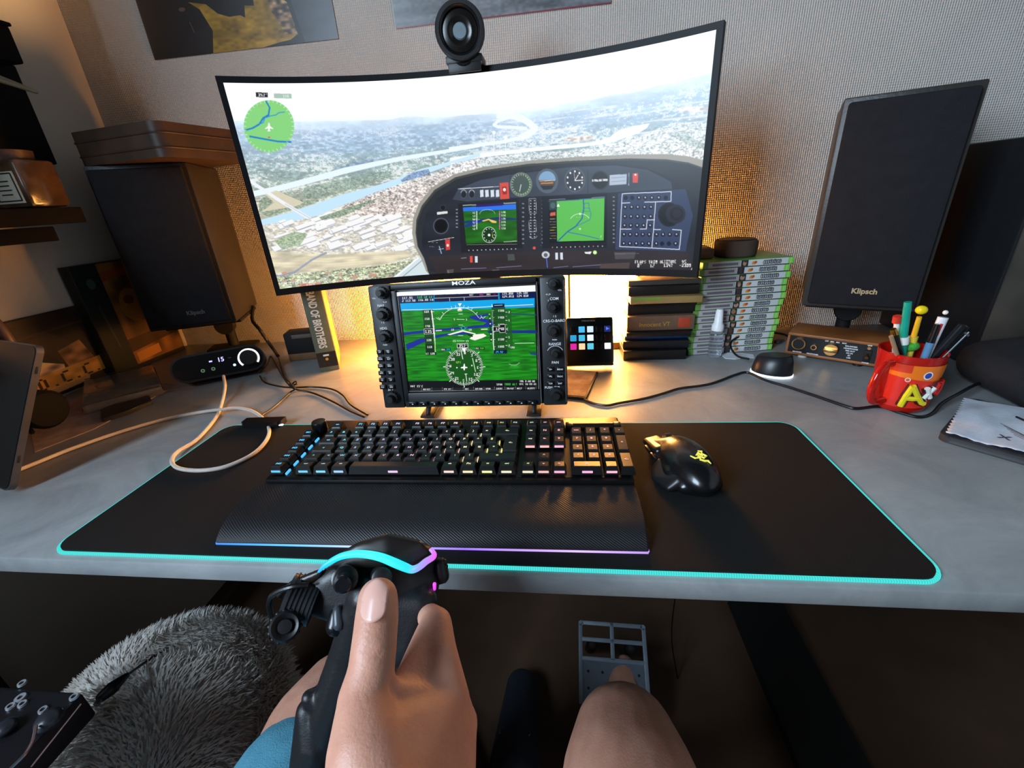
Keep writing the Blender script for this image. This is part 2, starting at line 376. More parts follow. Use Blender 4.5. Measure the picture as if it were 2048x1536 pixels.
def screen_picture():
    im = Paint(SW, SH, (252, 253, 255), sconv)
    N1 = vnoise(SW, SH, 14, 6, 1) - .5; N2 = vnoise(SW, SH, 5, 3, 2) - .5; N3 = vnoise(SW, SH, 60, 14, 3) - .5; N4 = vnoise(SW, SH, 160, 40, 4) - .5; NS = vnoise(SW, SH, 3, 2.2, 5)
    X, Y = np.meshgrid(np.arange(SW), np.arange(SH))
    hz = np.array([sconv(*p) for p in ((445, 240), (560, 243), (700, 240), (830, 236), (960, 233), (1085, 218), (1197, 197), (1308, 176), (1436, 138))])
    H = np.interp(np.arange(SW), hz[:, 0], hz[:, 1]) + vnoise(SW, 2, 90, 1, 9)[0] * 12 - 8
    dep = Y - H[None, :]
    # sky: white with a faint blue towards the horizon on the right
    sk = dep < 0; k = np.exp(dep / 55.) * .55 * (.5 + .5 * X / SW); k = np.where(sk, k, 0)[..., None]
    im.a[:] = im.a * (1 - k) + np.array([206, 230, 252]) * k
    # land, far blue to near tan
    t = np.clip(dep / 300., 0, 1); hazec = np.array([190, 220, 245]); farc = np.array([104, 146, 182]); midc = np.array([112, 142, 134]); nearc = np.array([176, 170, 140])
    t1 = np.clip(dep / 45., 0, 1)[..., None]; t2 = np.clip((dep - 70) / 120., 0, 1)[..., None]; t3 = np.clip((dep - 200) / 160., 0, 1)[..., None]
    L = hazec * (1 - t1) + farc * t1; L = L * (1 - t2) + midc * t2; L = L * (1 - t3) + nearc * t3
    L = L * (1 + (N3 * .25 + N4 * .25)[..., None]) * (1 + (N1 * .3 + N2 * .25)[..., None] * np.clip(dep / 120, .25, 1.2)[..., None])
    sp = np.clip((NS * .6 + (N1 + .5) * .5 + N4 * .5 - .62) * 7, 0, 1) * np.clip(dep / 60, 0, 1); sp = sp[..., None]
    L = L * (1 - sp * .8) + np.array([244, 238, 228]) * sp * .8
    streak = np.clip((vnoise(SW, SH, 200, 7, 11) + vnoise(SW, SH, 60, 5, 12) * .5 - .95) * 5, 0, 1) * (dep > 20) * (X > SW * .5) * (dep < 170)
    L = L * (1 - streak[..., None] * .7) + np.array([232, 226, 222]) * streak[..., None] * .7
    im.a[~sk] = np.clip(L, 0, 255)[~sk]
    z3 = lambda P: [(430 + x / 2.694, 30 + y / 2.694) for x, y in P]
    z4 = lambda P: [(900 + x / 2.695, 30 + y / 2.695) for x, y in P]
    z5 = lambda P: [(820 + x / 3.413, 290 + y / 3.413) for x, y in P]
    # hills
    im.poly(z3([(430, 700), (560, 620), (680, 605), (760, 625), (900, 650), (1100, 600), (1428, 560), (1428, 680), (1000, 720), (500, 760)]), (96, 138, 180), .35, noise=N1)
    im.poly(z3([(640, 830), (760, 790), (900, 770), (1000, 770), (900, 800), (700, 850), (560, 880)]), (60, 92, 128), .6, noise=N1)
    # upper river
    riv = (224, 240, 250)
    im.poly(z3([(200, 950), (330, 922), (520, 872), (700, 822), (870, 788), (1000, 762), (1200, 732), (1428, 697), (1428, 712), (1200, 752), (1000, 786), (870, 815), (700, 856), (520, 905), (330, 955), (205, 980)]), riv)
    for w_, P in ((7, [(0, 722), (150, 702), (300, 682), (400, 655)]), (12, [(390, 657), (430, 640), (462, 612), (430, 585), (390, 560), (340, 545), (295, 539), (260, 541)]), (6, [(410, 612), (330, 606), (260, 604), (236, 594), (262, 570), (320, 552), (345, 546)])): im.line(z4(P), w_ * 2.1, (240, 248, 252), .95)
    im.poly(z4([(0, 770), (200, 742), (400, 720), (600, 700), (780, 686), (860, 660), (900, 628), (980, 600), (1075, 585), (1060, 610), (1010, 640), (920, 670), (840, 695), (700, 712), (450, 735), (200, 765), (0, 795)]), (246, 250, 252))
    im.poly(z4([(630, 660), (760, 650), (780, 668), (680, 688), (620, 680)]), (206, 160, 130), .7, noise=N1)
    im.poly(z4([(1220, 500), (1400, 490), (1395, 520), (1240, 525)]), (214, 178, 158), .8, noise=N1)
    # lower river
    im.poly(z3([(240, 1105), (400, 1062), (560, 1010), (700, 962), (850, 925), (960, 890), (1100, 832), (1200, 808), (1428, 742), (1428, 762), (1250, 815), (1130, 860), (1060, 885), (980, 920), (840, 975), (700, 1020), (560, 1080), (400, 1115), (262, 1142)]), (180, 218, 238))
    im.poly(z3([(240, 1000), (330, 945), (480, 1000), (560, 990), (560, 1005), (400, 1055), (280, 1085), (238, 1060)]), (110, 128, 96), .8, noise=N2)
    im.poly(z3([(270, 965), (330, 945), (480, 1010), (440, 1030), (250, 1060), (320, 1010)]), (214, 196, 160), .9)
    im.poly(z3([(1000, 890), (1060, 850), (1150, 830), (1165, 860), (1080, 880), (1010, 900)]), (92, 120, 160), 1, noise=N2)
    im.poly(z3([(480, 930), (700, 880), (950, 840), (960, 868), (800, 920), (560, 990), (470, 985)]), (98, 124, 100), .6, noise=N2)
    im.line(z3([(180, 888), (350, 1000), (530, 1108)]), 15, (232, 234, 236)); im.line(z3([(380, 1018), (530, 1105)]), 5, (196, 200, 205))
    # right bank town and old town speckle
    town = (236, 214, 202)
    P = z3([(690, 1030), (850, 960), (1060, 890), (1260, 820), (1428, 765), (1428, 900), (1150, 1000), (1080, 1100), (700, 1070)])
    im.poly(P, (202, 178, 168), .75, noise=(N2 * 1.2 + N1 * .8)); 
    im.poly(z4([(0, 800), (240, 762), (500, 740), (800, 720), (1060, 640), (1200, 580), (1400, 580), (1385, 780), (900, 745), (400, 790), (0, 885)]), (228, 220, 212), .6, noise=(N2 * 1.3 + N1 * .5))
    im.poly(z4([(1180, 640), (1260, 620), (1300, 660), (1380, 700), (1385, 730), (1280, 700)]), (110, 130, 118), .6, noise=N2)
    # industrial quarter: bright roofs with shadow sides
    rr = random.Random(3)
    im.poly(z3([(255, 1130), (560, 1090), (1080, 1090), (1075, 1270), (600, 1290), (300, 1250)]), (212, 202, 186), .75, noise=(N1 * .5 + N2 * .4))
    for _ in range(70):
        x = rr.uniform(300, 1050); y = rr.uniform(1090, 1260); w = rr.uniform(25, 110); h = rr.uniform(9, 24); sl = -.35 * w
        q = [(x, y), (x + w, y + sl), (x + w + h * .8, y + sl + h), (x + h * .8, y + h)]
        im.poly(z3([(a, b + 5) for a, b in q]), (132, 136, 152), .8); im.poly(z3(q), (246, 242, 236), .95)
    im.poly(z3([(320, 1215), (430, 1165), (500, 1180), (460, 1240), (360, 1260)]), (110, 138, 84), .7, noise=N2)
    im.poly(z3([(560, 1090), (800, 1010), (900, 980), (700, 1080), (580, 1105)]), (92, 118, 84), .8, noise=N2)
    # straw field
    im.poly(z3([(285, 1270), (600, 1290), (1030, 1268), (1070, 1300), (900, 1345), (560, 1380), (310, 1400)]), (206, 190, 150), .9, noise=N3 * .4)
    im.line(z3([(320, 1410), (430, 1385), (520, 1320), (600, 1280)]), 9, (112, 120, 150), .8)
    for k in range(5): im.line(z3([(300, 1290 + 18 * k), (600, 1305 + 15 * k), (1000, 1290 + 9 * k)]), 2, (176, 158, 116), .5)
    im.poly(z3([(320, 1410), (560, 1380), (900, 1350), (1080, 1310), (1000, 1400), (960, 1430), (340, 1490)]), (150, 158, 112), .8, noise=(N2 * 1.4 + N1))
    for _ in range(26):
        x = rr.uniform(330, 950); y = rr.uniform(1380, 1450); im.poly(z3([(x, y), (x + 26, y - 6), (x + 34, y + 6), (x + 8, y + 12)]), rr.choice([(196, 120, 88), (226, 214, 200), (184, 134, 110)]), .9)
    # aircraft structure line (light canopy strut) bottom centre-left
    im.poly(z3([(935, 1430), (1100, 1300), (1150, 1310), (1160, 1400), (1200, 1415), (960, 1440)]), (196, 212, 214)); im.line(z3([(950, 1430), (1095, 1308)]), 6, (250, 252, 255)); im.line(z3([(985, 1432), (1115, 1322)]), 4, (110, 120, 124))
    # masts of the city hall
    for x, y0, y1 in ((237, 635, 745), (300, 660, 765)):
        im.line(z4([(x, y0), (x, y1)]), 3, (250, 250, 250)); im.circ(z4([(x, y0)])[0], 3.2, 4, (250, 250, 250))
    land = ((dep >= 0) & (Y > 0))[..., None]; hz_ = np.clip(.62 - dep / 750., .24, .62)[..., None]
    im.a = np.where(land, im.a * (1 - hz_) + np.array([226, 238, 252]) * hz_, im.a)
    # cockpit glare shield
    sh = [(110, 860), (75, 770), (35, 700), (15, 600), (22, 500), (60, 400), (150, 290), (300, 200), (500, 150), (800, 108), (1100, 84), (1500, 64), (1750, 62), (1900, 78), (2030, 112), (2030, 905), (1500, 930), (1000, 930), (500, 930), (190, 940)]
    im.poly(z5(sh), (150, 148, 140))
    sh2 = [(130, 880), (95, 770), (52, 690), (38, 600), (44, 510), (80, 415), (168, 306), (310, 220), (505, 172), (800, 130), (1100, 108), (1500, 92), (1750, 98), (1900, 120), (2030, 165), (2030, 905), (1000, 930), (400, 930)]
    im.poly(z5(sh2), (62, 64, 62))
    im.poly(z5([(x + 8, y + 14) for x, y in sh2]), (40, 44, 50))
    inn = [(120, 860), (108, 770), (82, 680), (84, 570), (112, 465), (185, 365), (300, 290), (480, 225), (700, 190), (1100, 140), (1400, 126), (1600, 150), (1780, 220), (1900, 310), (1965, 380), (1990, 500), (1990, 905), (1000, 925), (400, 925), (200, 870)]
    im.poly(z5(inn), (34, 38, 47), noise=N4 * .3)
    im.poly(z5([(330, 300), (480, 240), (670, 205), (1100, 150), (1400, 140), (1620, 170), (1780, 250), (1790, 300), (1210, 332), (680, 360), (390, 385), (290, 372)]), (58, 66, 80), noise=N4 * .2)
    im.poly(z5([(120, 760), (1400, 715), (1900, 730), (1960, 880), (600, 900), (200, 900)]), (44, 40, 44), noise=N4 * .3)
    im.line(z5([(1215, 170), (1212, 332)]), 2, (38, 42, 50)); im.line(z5([(685, 210), (680, 360)]), 2, (38, 42, 50))
    def dial(x, y, rx, ry, face, ring): im.circ(z5([(x, y)])[0], rx / 3.413, ry / 3.413, ring); im.circ(z5([(x, y)])[0], rx / 3.413 * .86, ry / 3.413 * .86, face)
    dial(758, 270, 76, 84, (66, 82, 78), (106, 116, 108))
    for k in range(24):
        a = 2 * math.pi * k / 24; im.line(z5([(758 + 56 * math.cos(a), 270 + 62 * math.sin(a)), (758 + 66 * math.cos(a), 270 + 73 * math.sin(a))]), 2, (214, 220, 196))
    im.circ(z5([(758, 270)])[0], 17.5, 19.5, (130, 190, 90), .8, lw=2, a0=-60, a1=140); im.line(z5([(758, 270), (748, 318)]), 2.5, (240, 240, 230))
    dial(936, 245, 76, 84, (70, 92, 112), (84, 92, 102)); im.circ(z5([(936, 240)])[0], 17, 18, (122, 158, 190), a0=180, a1=360); im.circ(z5([(936, 240)])[0], 17, 18, (80, 66, 60), a0=0, a1=180)
    im.line(z5([(895, 262), (975, 258)]), 6, (206, 140, 70), .8); im.line(z5([(885, 246), (990, 242)]), 2, (240, 230, 210)); im.poly(z5([(890, 280), (985, 276), (965, 302), (910, 305)]), (40, 42, 46))
    dial(1125, 240, 72, 84, (46, 52, 60), (78, 86, 96))
    for k in range(10):
        a = 2 * math.pi * k / 10 - 1.57; im.circ(z5([(1125 + 52 * math.cos(a), 240 + 60 * math.sin(a))])[0], 1.7, 2.1, (226, 230, 230))
    im.line(z5([(1125, 243), (1180, 240)]), 3, (240, 240, 240)); im.line(z5([(1125, 243), (1148, 205)]), 3, (240, 240, 240)); im.line(z5([(1125, 243), (1120, 190)]), 1.5, (220, 220, 220))
    dial(1297, 240, 62, 66, (24, 26, 30), (48, 54, 62)); im.line(z5([(1247, 243), (1345, 238)]), 9, (200, 202, 204)); im.text(*z5([(1250, 243)])[0], '1.3.0', 5, (30, 30, 34))
    im.poly(z5([(1362, 205), (1480, 198), (1476, 268), (1360, 276)]), (168, 182, 198)); im.line(z5([(1375, 225), (1470, 218)]), 2, (120, 132, 150)); im.line(z5([(1375, 250), (1470, 244)]), 2, (120, 132, 150))
    for a_ in ([(1520, 195), (1556, 192), (1554, 256), (1518, 258)], [(612, 260), (672, 254), (678, 366), (616, 370)]): im.poly(z5(a_), (206, 74, 64))
    im.circ(z5([(1538, 203)])[0], 2, 2, (255, 230, 220)); im.poly(z5([(628, 285), (658, 282), (662, 335), (632, 338)]), (150, 40, 38)); im.circ(z5([(645, 305)])[0], 3, 3.4, (240, 220, 214))
    im.line(z5([(1494, 190), (1492, 275)]), 1.5, (200, 206, 214)); im.line(z5([(328, 300), (608, 283)]), 2.5, (226, 230, 236))
    for x in (367, 422): dial(x, 338, 20, 26, (30, 32, 38), (86, 92, 100)); im.circ(z5([(x, 330)])[0], 5.5, 7, (220, 224, 228), lw=1.6, a0=190, a1=350)
    for x in (490, 525, 562, 597): im.poly(z5([(x - 12, 308), (x + 11, 305), (x + 13, 352), (x - 10, 356)]), (206, 214, 226))
    # left round vent, labels
    dial(225, 428, 19, 20, (18, 20, 24), (66, 72, 82)); im.poly(z5([(184, 458), (256, 450), (258, 466), (186, 476)]), (214, 214, 210))
    dial(212, 552, 54, 56, (16, 18, 22), (78, 80, 96)); im.circ(z5([(212, 552)])[0], 10.5, 11, (8, 9, 12))
    im.line(z5([(125, 660), (300, 630)]), 2, (220, 222, 226)); im.poly(z5([(240, 645), (272, 640), (274, 712), (246, 718)]), (200, 64, 60)); im.circ(z5([(258, 684)])[0], 2.4, 2.8, (250, 220, 210))
    im.line(z5([(200, 690), (215, 740)]), 4, (150, 182, 220)); im.line(z5([(196, 712), (230, 706)]), 2, (200, 210, 220)); im.text(*z5([(150, 665)])[0], '- -', 5, (200, 205, 210)); im.text(*z5([(135, 693)])[0], '---', 4, (190, 195, 200))
    # primary flight display
    im.poly(z5([(330, 400), (740, 365), (770, 700), (350, 735)]), (26, 28, 35))
    im.poly(z5([(360, 408), (722, 388), (732, 688), (385, 692)]), (18, 22, 18))
    im.poly(z5([(361, 425), (723, 402), (725, 440), (364, 455)]), (40, 110, 226)); im.poly(z5([(450, 405), (632, 394), (634, 412), (452, 424)]), (40, 24, 96)); im.poly(z5([(364, 452), (725, 438), (732, 660), (383, 672)]), (26, 96, 16), noise=N3 * .4)
    im.poly(z5([(366, 520), (600, 490), (728, 500), (728, 512), (600, 508), (366, 536)]), (16, 42, 120), .8); im.poly(z5([(376, 545), (430, 520), (520, 505), (440, 545), (378, 562)]), (20, 40, 150), .8)
    for x, c in ((456, (235, 240, 240)), (612, (226, 100, 200))): im.line(z5([(x, 452), (x, 574)]), 3.5, c)
    for k in range(6): im.text(*z5([(428, 462 + 22 * k)])[0], '12', 3.6, (240, 240, 240)); im.text(*z5([(624, 458 + 22 * k)])[0], '130', 3.6, (240, 240, 240))
    im.poly(z5([(490, 516), (535, 503), (590, 520), (590, 532), (560, 530), (538, 512), (500, 522)]), (228, 190, 96)); im.line(z5([(430, 510), (476, 508)]), 1.5, (255, 255, 255))
    im.circ(z5([(528, 470)])[0], 15, 9, (240, 240, 240), lw=1.2, a0=180, a1=360)
    im.circ(z5([(540, 612)])[0], 13.5, 15.5, (14, 50, 14)); im.circ(z5([(540, 612)])[0], 13.5, 15.5, (230, 240, 230), .9, lw=2.6)
    for k in range(12): a = k * math.pi / 6; im.circ(z5([(540 + 36 * math.cos(a), 612 + 42 * math.sin(a))])[0], .9, 1, (250, 250, 250))
    im.circ(z5([(540, 614)])[0], 2.4, 2.6, (255, 255, 255)); im.line(z5([(562, 590), (564, 630)]), 1.6, (220, 240, 100)); im.line(z5([(388, 680), (730, 676)]), 3, (196, 200, 196), .5); im.line(z5([(362, 412), (450, 408)]), 5, (200, 214, 200), .7); im.line(z5([(640, 398), (722, 393)]), 5, (210, 214, 220), .7)
    im.line(z5([(640, 660), (728, 655)]), 4, (210, 215, 215), .7)
    for k in range(12): im.circ(z5([(402 + k * 29, 718 - k * .9)])[0], 1.1, 1.1, (200, 204, 210))
    # switch columns
    for x0, ys in ((320, range(440, 580, 24)), (772, range(400, 700, 30)), (905, range(380, 690, 26)), (1390, range(355, 690, 28))):
        for y in ys: im.circ(z5([(x0, y)])[0], 2.2, 1.4, (150, 156, 166), .8)
    for (y0, y1) in ((366, 466), (515, 592)):
        im.line(z5([(812, y0), (860, y0 - 2), (862, y1 - 2), (814, y1), (812, y0)]), 1.6, (190, 194, 200))
    for y in range(380, 640, 19): im.circ(z5([(824, y)])[0], 1.4, 1.2, (180, 184, 190)); im.circ(z5([(850, y - 1)])[0], 1.4, 1.2, (180, 184, 190))
    im.circ(z5([(840, 620)])[0], 7.5, 5, (200, 204, 210), lw=1.5, a0=0, a1=180); im.circ(z5([(848, 702)])[0], 3, 3, (214, 80, 60))
    for k in range(8): im.text(*z5([(890 if k % 2 else 918, 545 + 20 * k)])[0], '-', 3, (190, 194, 200))
    # map display
    im.poly(z5([(900, 352), (1345, 330), (1345, 700), (905, 705)]), (24, 28, 36))
    im.poly(z5([(943, 372), (1330, 348), (1332, 662), (950, 668)]), (14, 18, 20)); im.poly(z5([(1000, 382), (1328, 362), (1322, 650), (1004, 658)]), (88, 182, 78))
    im.line(z5([(945, 384), (1330, 360)]), 4, (56, 92, 130)); im.line(z5([(950, 374), (1060, 368)]), 3, (190, 200, 210), .6); im.line(z5([(1240, 360), (1326, 354)]), 3, (190, 200, 210), .6)
    im.poly(z5([(1001, 376), (1003, 440), (950, 445), (950, 380)]), (40, 62, 66)); im.circ(z5([(975, 412)])[0], 5, 6, (70, 96, 100)); im.poly(z5([(958, 462), (992, 456), (994, 480), (955, 484)]), (206, 90, 66))
    for k in range(8): im.line(z5([(955, 505 + 19 * k), (996, 504 + 19 * k)]), 1.8, [(226, 200, 90), (180, 184, 190), (220, 120, 110), (190, 200, 110)][k % 4], .85)
    w = (36, 84, 170)
    im.line(z5([(1183, 372), (1186, 430), (1174, 500), (1130, 555), (1075, 590), (1040, 625), (1008, 656)]), 5, w); im.line(z5([(1186, 400), (1220, 395), (1222, 430), (1236, 470), (1226, 510), (1185, 530), (1140, 552)]), 2.6, (52, 108, 180)); im.line(z5([(1070, 592), (1120, 602), (1200, 618), (1290, 640)]), 3.4, (48, 106, 176)); im.line(z5([(1188, 430), (1222, 430)]), 2, (52, 108, 180)); im.line(z5([(1188, 452), (1228, 450)]), 2, (52, 108, 180))
    im.circ(z5([(1160, 530)])[0], 21, 18, (230, 244, 230), lw=1.8, a0=205, a1=330); im.text(*z5([(1135, 492)])[0], '- -', 3, (240, 250, 240)); im.circ(z5([(1160, 470)])[0], 1.6, 2, (255, 255, 255)); im.circ(z5([(1160, 572)])[0], 2, 2, (200, 220, 190))
    im.poly(z5([(1012, 400), (1022, 420), (1002, 420)]), (240, 250, 240)); im.line(z5([(1302, 632), (1304, 614)]), 1.5, (240, 250, 240))
    for k in range(12): im.circ(z5([(972 + k * 31, 698 - k * .8)])[0], 1.2, 1.2, (200, 120, 116) if k % 3 == 0 else (190, 194, 200))
    # breaker panel
    im.poly(z5([(1420, 328), (1880, 300), (1930, 480), (1880, 725), (1400, 712)]), (50, 62, 92))
    wl = (214, 220, 232)
    im.line(z5([(1448, 332), (1782, 318), (1780, 384), (1600, 390)]), 3, wl); im.line(z5([(1500, 393), (1444, 396), (1448, 332)]), 3, wl)
    im.line(z5([(1444, 396), (1430, 692), (1838, 712), (1850, 580), (1790, 576)]), 3, wl); im.line(z5([(1438, 573), (1510, 573)]), 3, wl)
    im.line(z5([(1675, 390), (1662, 572), (1650, 700)]), 3, wl); im.line(z5([(1570, 573), (1612, 572), (1618, 510), (1668, 510)]), 3, wl); im.line(z5([(1662, 576), (1710, 576)]), 3, wl)
    rows = [(360, [1472, 1516, 1562, 1605, 1650, 1697, 1745]), (424, [1468, 1512, 1554, 1600, 1644]), (488, [1466, 1508, 1552, 1598, 1642]), (549, [1464, 1506, 1550, 1594, 1638]), (610, [1460, 1502, 1546, 1588, 1632, 1682, 1726, 1772, 1818]), (672, [1458, 1500, 1544, 1586, 1630, 1680, 1720, 1766, 1812])]
    for y, xs in rows:
        for i, x in enumerate(xs):
            c = z5([(x, y)])[0]; im.circ(c, 4.2, 4.4, (18, 22, 36)); 
            if not (y == 360 and i in (0, 1, 6)) and not (y == 672 and i in (6, 7)): im.circ((c[0], c[1] - .6), 1.6, 1.8, (176, 184, 200))
    dial(1768, 475, 76, 82, (14, 16, 22), (22, 25, 34)); im.circ(z5([(1812, 470)])[0], 20, 19, (34, 37, 48)); im.circ(z5([(1818, 468)])[0], 13.5, 13.5, (20, 22, 30)); im.circ(z5([(1822, 468)])[0], 9, 9, (30, 33, 42))
    # lower strip
    for x, c in ((418, (220, 72, 60)), (452, (206, 212, 224)), (1000, (206, 212, 224)), (1034, (206, 212, 224))): im.poly(z5([(x - 9, 758 - (24 if x > 900 else 0)), (x + 9, 757 - (24 if x > 900 else 0)), (x + 10, 800 - (20 if x > 900 else 0)), (x - 8, 801 - (20 if x > 900 else 0))]), c)
    im.poly(z5([(665, 745), (710, 742), (718, 785), (668, 788)]), (68, 74, 76)); im.circ(z5([(926, 748)])[0], 8, 7, (190, 196, 204)); im.circ(z5([(926, 750)])[0], 4, 4, (90, 96, 104)); im.line(z5([(932, 775), (938, 835)]), 5, (72, 104, 196))
    im.poly(z5([(1190, 728), (1240, 726), (1230, 744), (1195, 740)]), (220, 222, 226)); im.circ(z5([(1262, 732)])[0], 4, 4, (170, 230, 120)); im.circ(z5([(1262, 732)])[0], 2, 2, (250, 255, 230))
    im.poly(z5([(1392, 730), (1540, 728), (1530, 775), (1400, 778)]), (74, 72, 76)); im.line(z5([(1400, 742), (1560, 740)]), 1.5, (130, 130, 136)); im.line(z5([(350, 772), (384, 768)]), 4, (120, 124, 130)); 
    im.poly(z5([(60, 880), (110, 800), (200, 830), (210, 925), (0, 925)]), (140, 160, 166), .0)
    for a_, b_ in (((350, 845), (520, 838)), ((590, 836), (760, 824)), ((980, 836), (1080, 826)), ((1110, 830), (1300, 816))): im.line(z5([a_, b_]), 3, (116, 120, 170), .9)
    for x in (250, 560, 800, 900, 1010): im.poly(z5([(x, 850), (x + 50, 845), (x + 40, 905), (x + 6, 905)]), (86, 82, 82), .8); im.line(z5([(x + 10, 855), (x + 20, 900)]), 2, (150, 150, 158))
    im.poly(z5([(1300, 810), (1500, 800), (1490, 860), (1290, 870)]), (96, 80, 74), .6)
    # screen lettering, bottom right and left
    w_ = (240, 240, 238)
    for t_, x, y in (('FLAPS', 1535, 797), ('TRIM', 1628, 797), ('ALTITUDE', 1706, 795), ('VS', 1856, 794)): im.text(*z5([(x, y)])[0], t_, 6.2, w_, -.01, wf=.56 if len(t_) < 8 else .5)
    for t_, x, y in (("0'", 1552, 822), ('1%', 1638, 822), ('1347', 1730, 820), ('-2300', 1838, 820)): im.text(*z5([(x, y)])[0], t_, 6.4, w_, -.01, wf=.56)
    im.poly(z5([(1946, 808), (1946, 850), (1915, 850)]), (214, 220, 222))
    for t_, x, y, s_ in (('AIRSPEED', 357, 1446, 5.8), ('131', 385, 1466, 5.6), ('ENGINE #1', 458, 1436, 5.8), ('2380', 492, 1455, 5.6), ('FUEL', 570, 1424, 5.6)):
        if t_ == '2380': im.poly(z3([(452, 1448), (548, 1442), (550, 1464), (456, 1470)]), (206, 110, 90), .6)
        im.text(*z3([(x, y)])[0], t_, s_, (232, 236, 232), -.05, .85, wf=.6)
    # top-left map disc
    cx, cy = z3([(292, 600)])[0]
    im.circ((cx, cy), 50.5, 52, (132, 206, 124))
    im.line(z3([(276, 466), (296, 500), (290, 540), (262, 556), (240, 590), (205, 610), (166, 622)]), 6, (38, 122, 196)); im.line(z3([(262, 580), (270, 556), (300, 545), (330, 540), (345, 528), (376, 524)]), 3.5, (50, 140, 205)); im.line(z3([(240, 590), (262, 580)]), 3.5, (50, 140, 205)); im.line(z3([(190, 655), (260, 668), (340, 682), (410, 685)]), 7, (40, 128, 200))
    im.poly(z3([(292, 580), (297, 590), (298, 600), (315, 612), (315, 616), (298, 611), (296, 622), (301, 627), (283, 627), (289, 622), (287, 611), (272, 616), (272, 612), (287, 600), (288, 590)]), (252, 255, 252))
    im.circ(z3([(293, 660)])[0], 2.6, 1.6, (220, 90, 70)); im.text(*z3([(232, 492)])[0], 'PARIS', 4, (200, 150, 110), 0, .6)
    for k in range(36):
        a = 2 * math.pi * k / 36; im.line([(cx + 46 * math.cos(a), cy + 48 * math.sin(a)), (cx + 50 * math.cos(a), cy + 51.5 * math.sin(a))], 2, (235, 250, 232), .8)
    im.poly(z3([(221, 418), (286, 420), (287, 446), (223, 444)]), (34, 38, 44)); im.text(*z3([(234, 433)])[0], "357'", 6, (245, 245, 245), .02)
    im.poly(z3([(318, 424), (414, 426), (415, 452), (320, 450)]), (150, 180, 165), .85); im.text(*z3([(368, 438)])[0], '116', 5, (225, 240, 230), .02)
    return im
def scr(U, V):
    a = A0 + (A1 - A0) * U; z = S0 + (S1 - S0) * V; r = MR - .0004
    return (MX + r * np.sin(a) - mon.location.x, MY0 + r * np.cos(a) - mon.location.y, z - mon.location.z)
tag(paint_mesh('screen', screen_picture(), scr, painted('screen_pixels', .3, 1.12, base=False), mon, ss=2), 'lit screen with a river city above a cockpit panel')
# ================================================================ webcam on the monitor
wc = at(920, 62, y=.553)
web = thing('webcam', 'round black webcam clipped on the top edge of the curved monitor', 'webcam', (wc.x, .575, ZT))
cz = wc.z - ZT
ax = Vector((.12, -1, -.10)).normalized()
def wl_(mb, prof): mb.lathe(prof, (0, -.022, cz), ax, 40)
mb = MB(); wl_(mb, [(0, -.022), (.030, -.022), (.037, -.016), (.0405, -.006), (.0405, .004), (.038, .008), (.0335, .008)]); mb.build('body', BLK, web)
mb = MB(); wl_(mb, [(.0335, .008), (.0325, .006), (.030, .0045), (.029, -.001), (.0, -.001)]); mb.build('lens_hood', BLKS, web)
mb = MB(); wl_(mb, [(.0, .002), (.010, .0018), (.0118, -.0008)]); mb.build('lens_cover', mat('pale_lens', (120, 134, 142), .35), web)
mb = MB(); wl_(mb, [(.0125, -.0005), (.019, .003), (.021, .003), (.0285, .001)]); mb.build('lens_ring', mat('lens_ring', (22, 20, 18), .25), web)
mb = MB(); mb.cyl((0, .0, .006), (0, -.010, cz - .030), .014, .018); mb.build('neck', BLK, web)
mb = MB(); mb.box((.001, .006, .0065), (.062, .045, .012), bev=.002); mb.box((.001, -.0135, -.003), (.056, .004, .018), bev=.0015); mb.box((0, .03, -.02), (.03, .005, .05), bev=.002); mb.build('clip', BLK, web)
# ================================================================ flight instrument panel in front of the monitor
po = Vector((-.182, .323, .0185)); pu = Vector((.3112, 0, .0025)); pv = Vector((.0, .027, .2030))
PM = frame(po, pu, pv); PI = PM.inverted(); PW = pu.length; PH = pv.length
def pp(px, py, n=0):
    """photo point on the panel's front plane, in the panel's own coordinates"""
    nrm = PM.col[2].xyz; r = Vector(ray(px, py)); c = Vector(CAM); t = (po + nrm * n - c).dot(nrm) / r.dot(nrm); return PI @ (c + r * t)
z6 = lambda x, y: (720 + x / 4.655, 540 + y / 4.655)
ip = thing('instrument_panel', 'black flight instrument panel with a green display, standing behind the keyboard', 'instrument panel'); ip.matrix_world = PM
PB = mat('panel_plastic', (30, 31, 35), .45, bump=.05, bs=900)
mb = MB(); mb.box((PW / 2, PH / 2, -.018), (PW, PH, .030), bev=.006); mb.build('housing', PB, ip)
sTL, sTR, sBR, sBL = pp(*z6(350, 200)), pp(*z6(1640, 148)), pp(*z6(1665, 1112)), pp(*z6(450, 1130))
x0, x1, y0, y1 = (sTL.x + sBL.x) / 2, (sTR.x + sBR.x) / 2, (sBL.y + sBR.y) / 2, (sTL.y + sTR.y) / 2
lx0, lx1 = x0 - .0085, x1 + .0015
mb = MB()
mb.box(((lx0) / 2 + .001, PH / 2, .001), (lx0 - .002, PH - .002, .010), bev=.003); mb.build('side_pod', PB, ip)
mb = MB(); mb.box(((PW + lx1) / 2 + .002, PH / 2, .001), (PW - lx1 - .006, PH - .002, .010), bev=.003); mb.build('side_pod', PB, ip)
mb = MB()
mb.box(((lx0 + lx1) / 2, (y1 + PH) / 2 + .002, .0), (lx1 - lx0, PH - y1 - .004, .008), bev=.002); mb.box(((lx0 + lx1) / 2, y0 / 2, .0), (lx1 - lx0, y0 - .002, .008), bev=.002)
mb.box(((lx0 + x0) / 2, PH / 2, 0), (x0 - lx0, PH - .02, .008), bev=.001); mb.box(((lx1 + x1) / 2 + .001, PH / 2, 0), (.002, PH - .02, .008)); mb.build('screen_surround', PB, ip)
mb = MB()
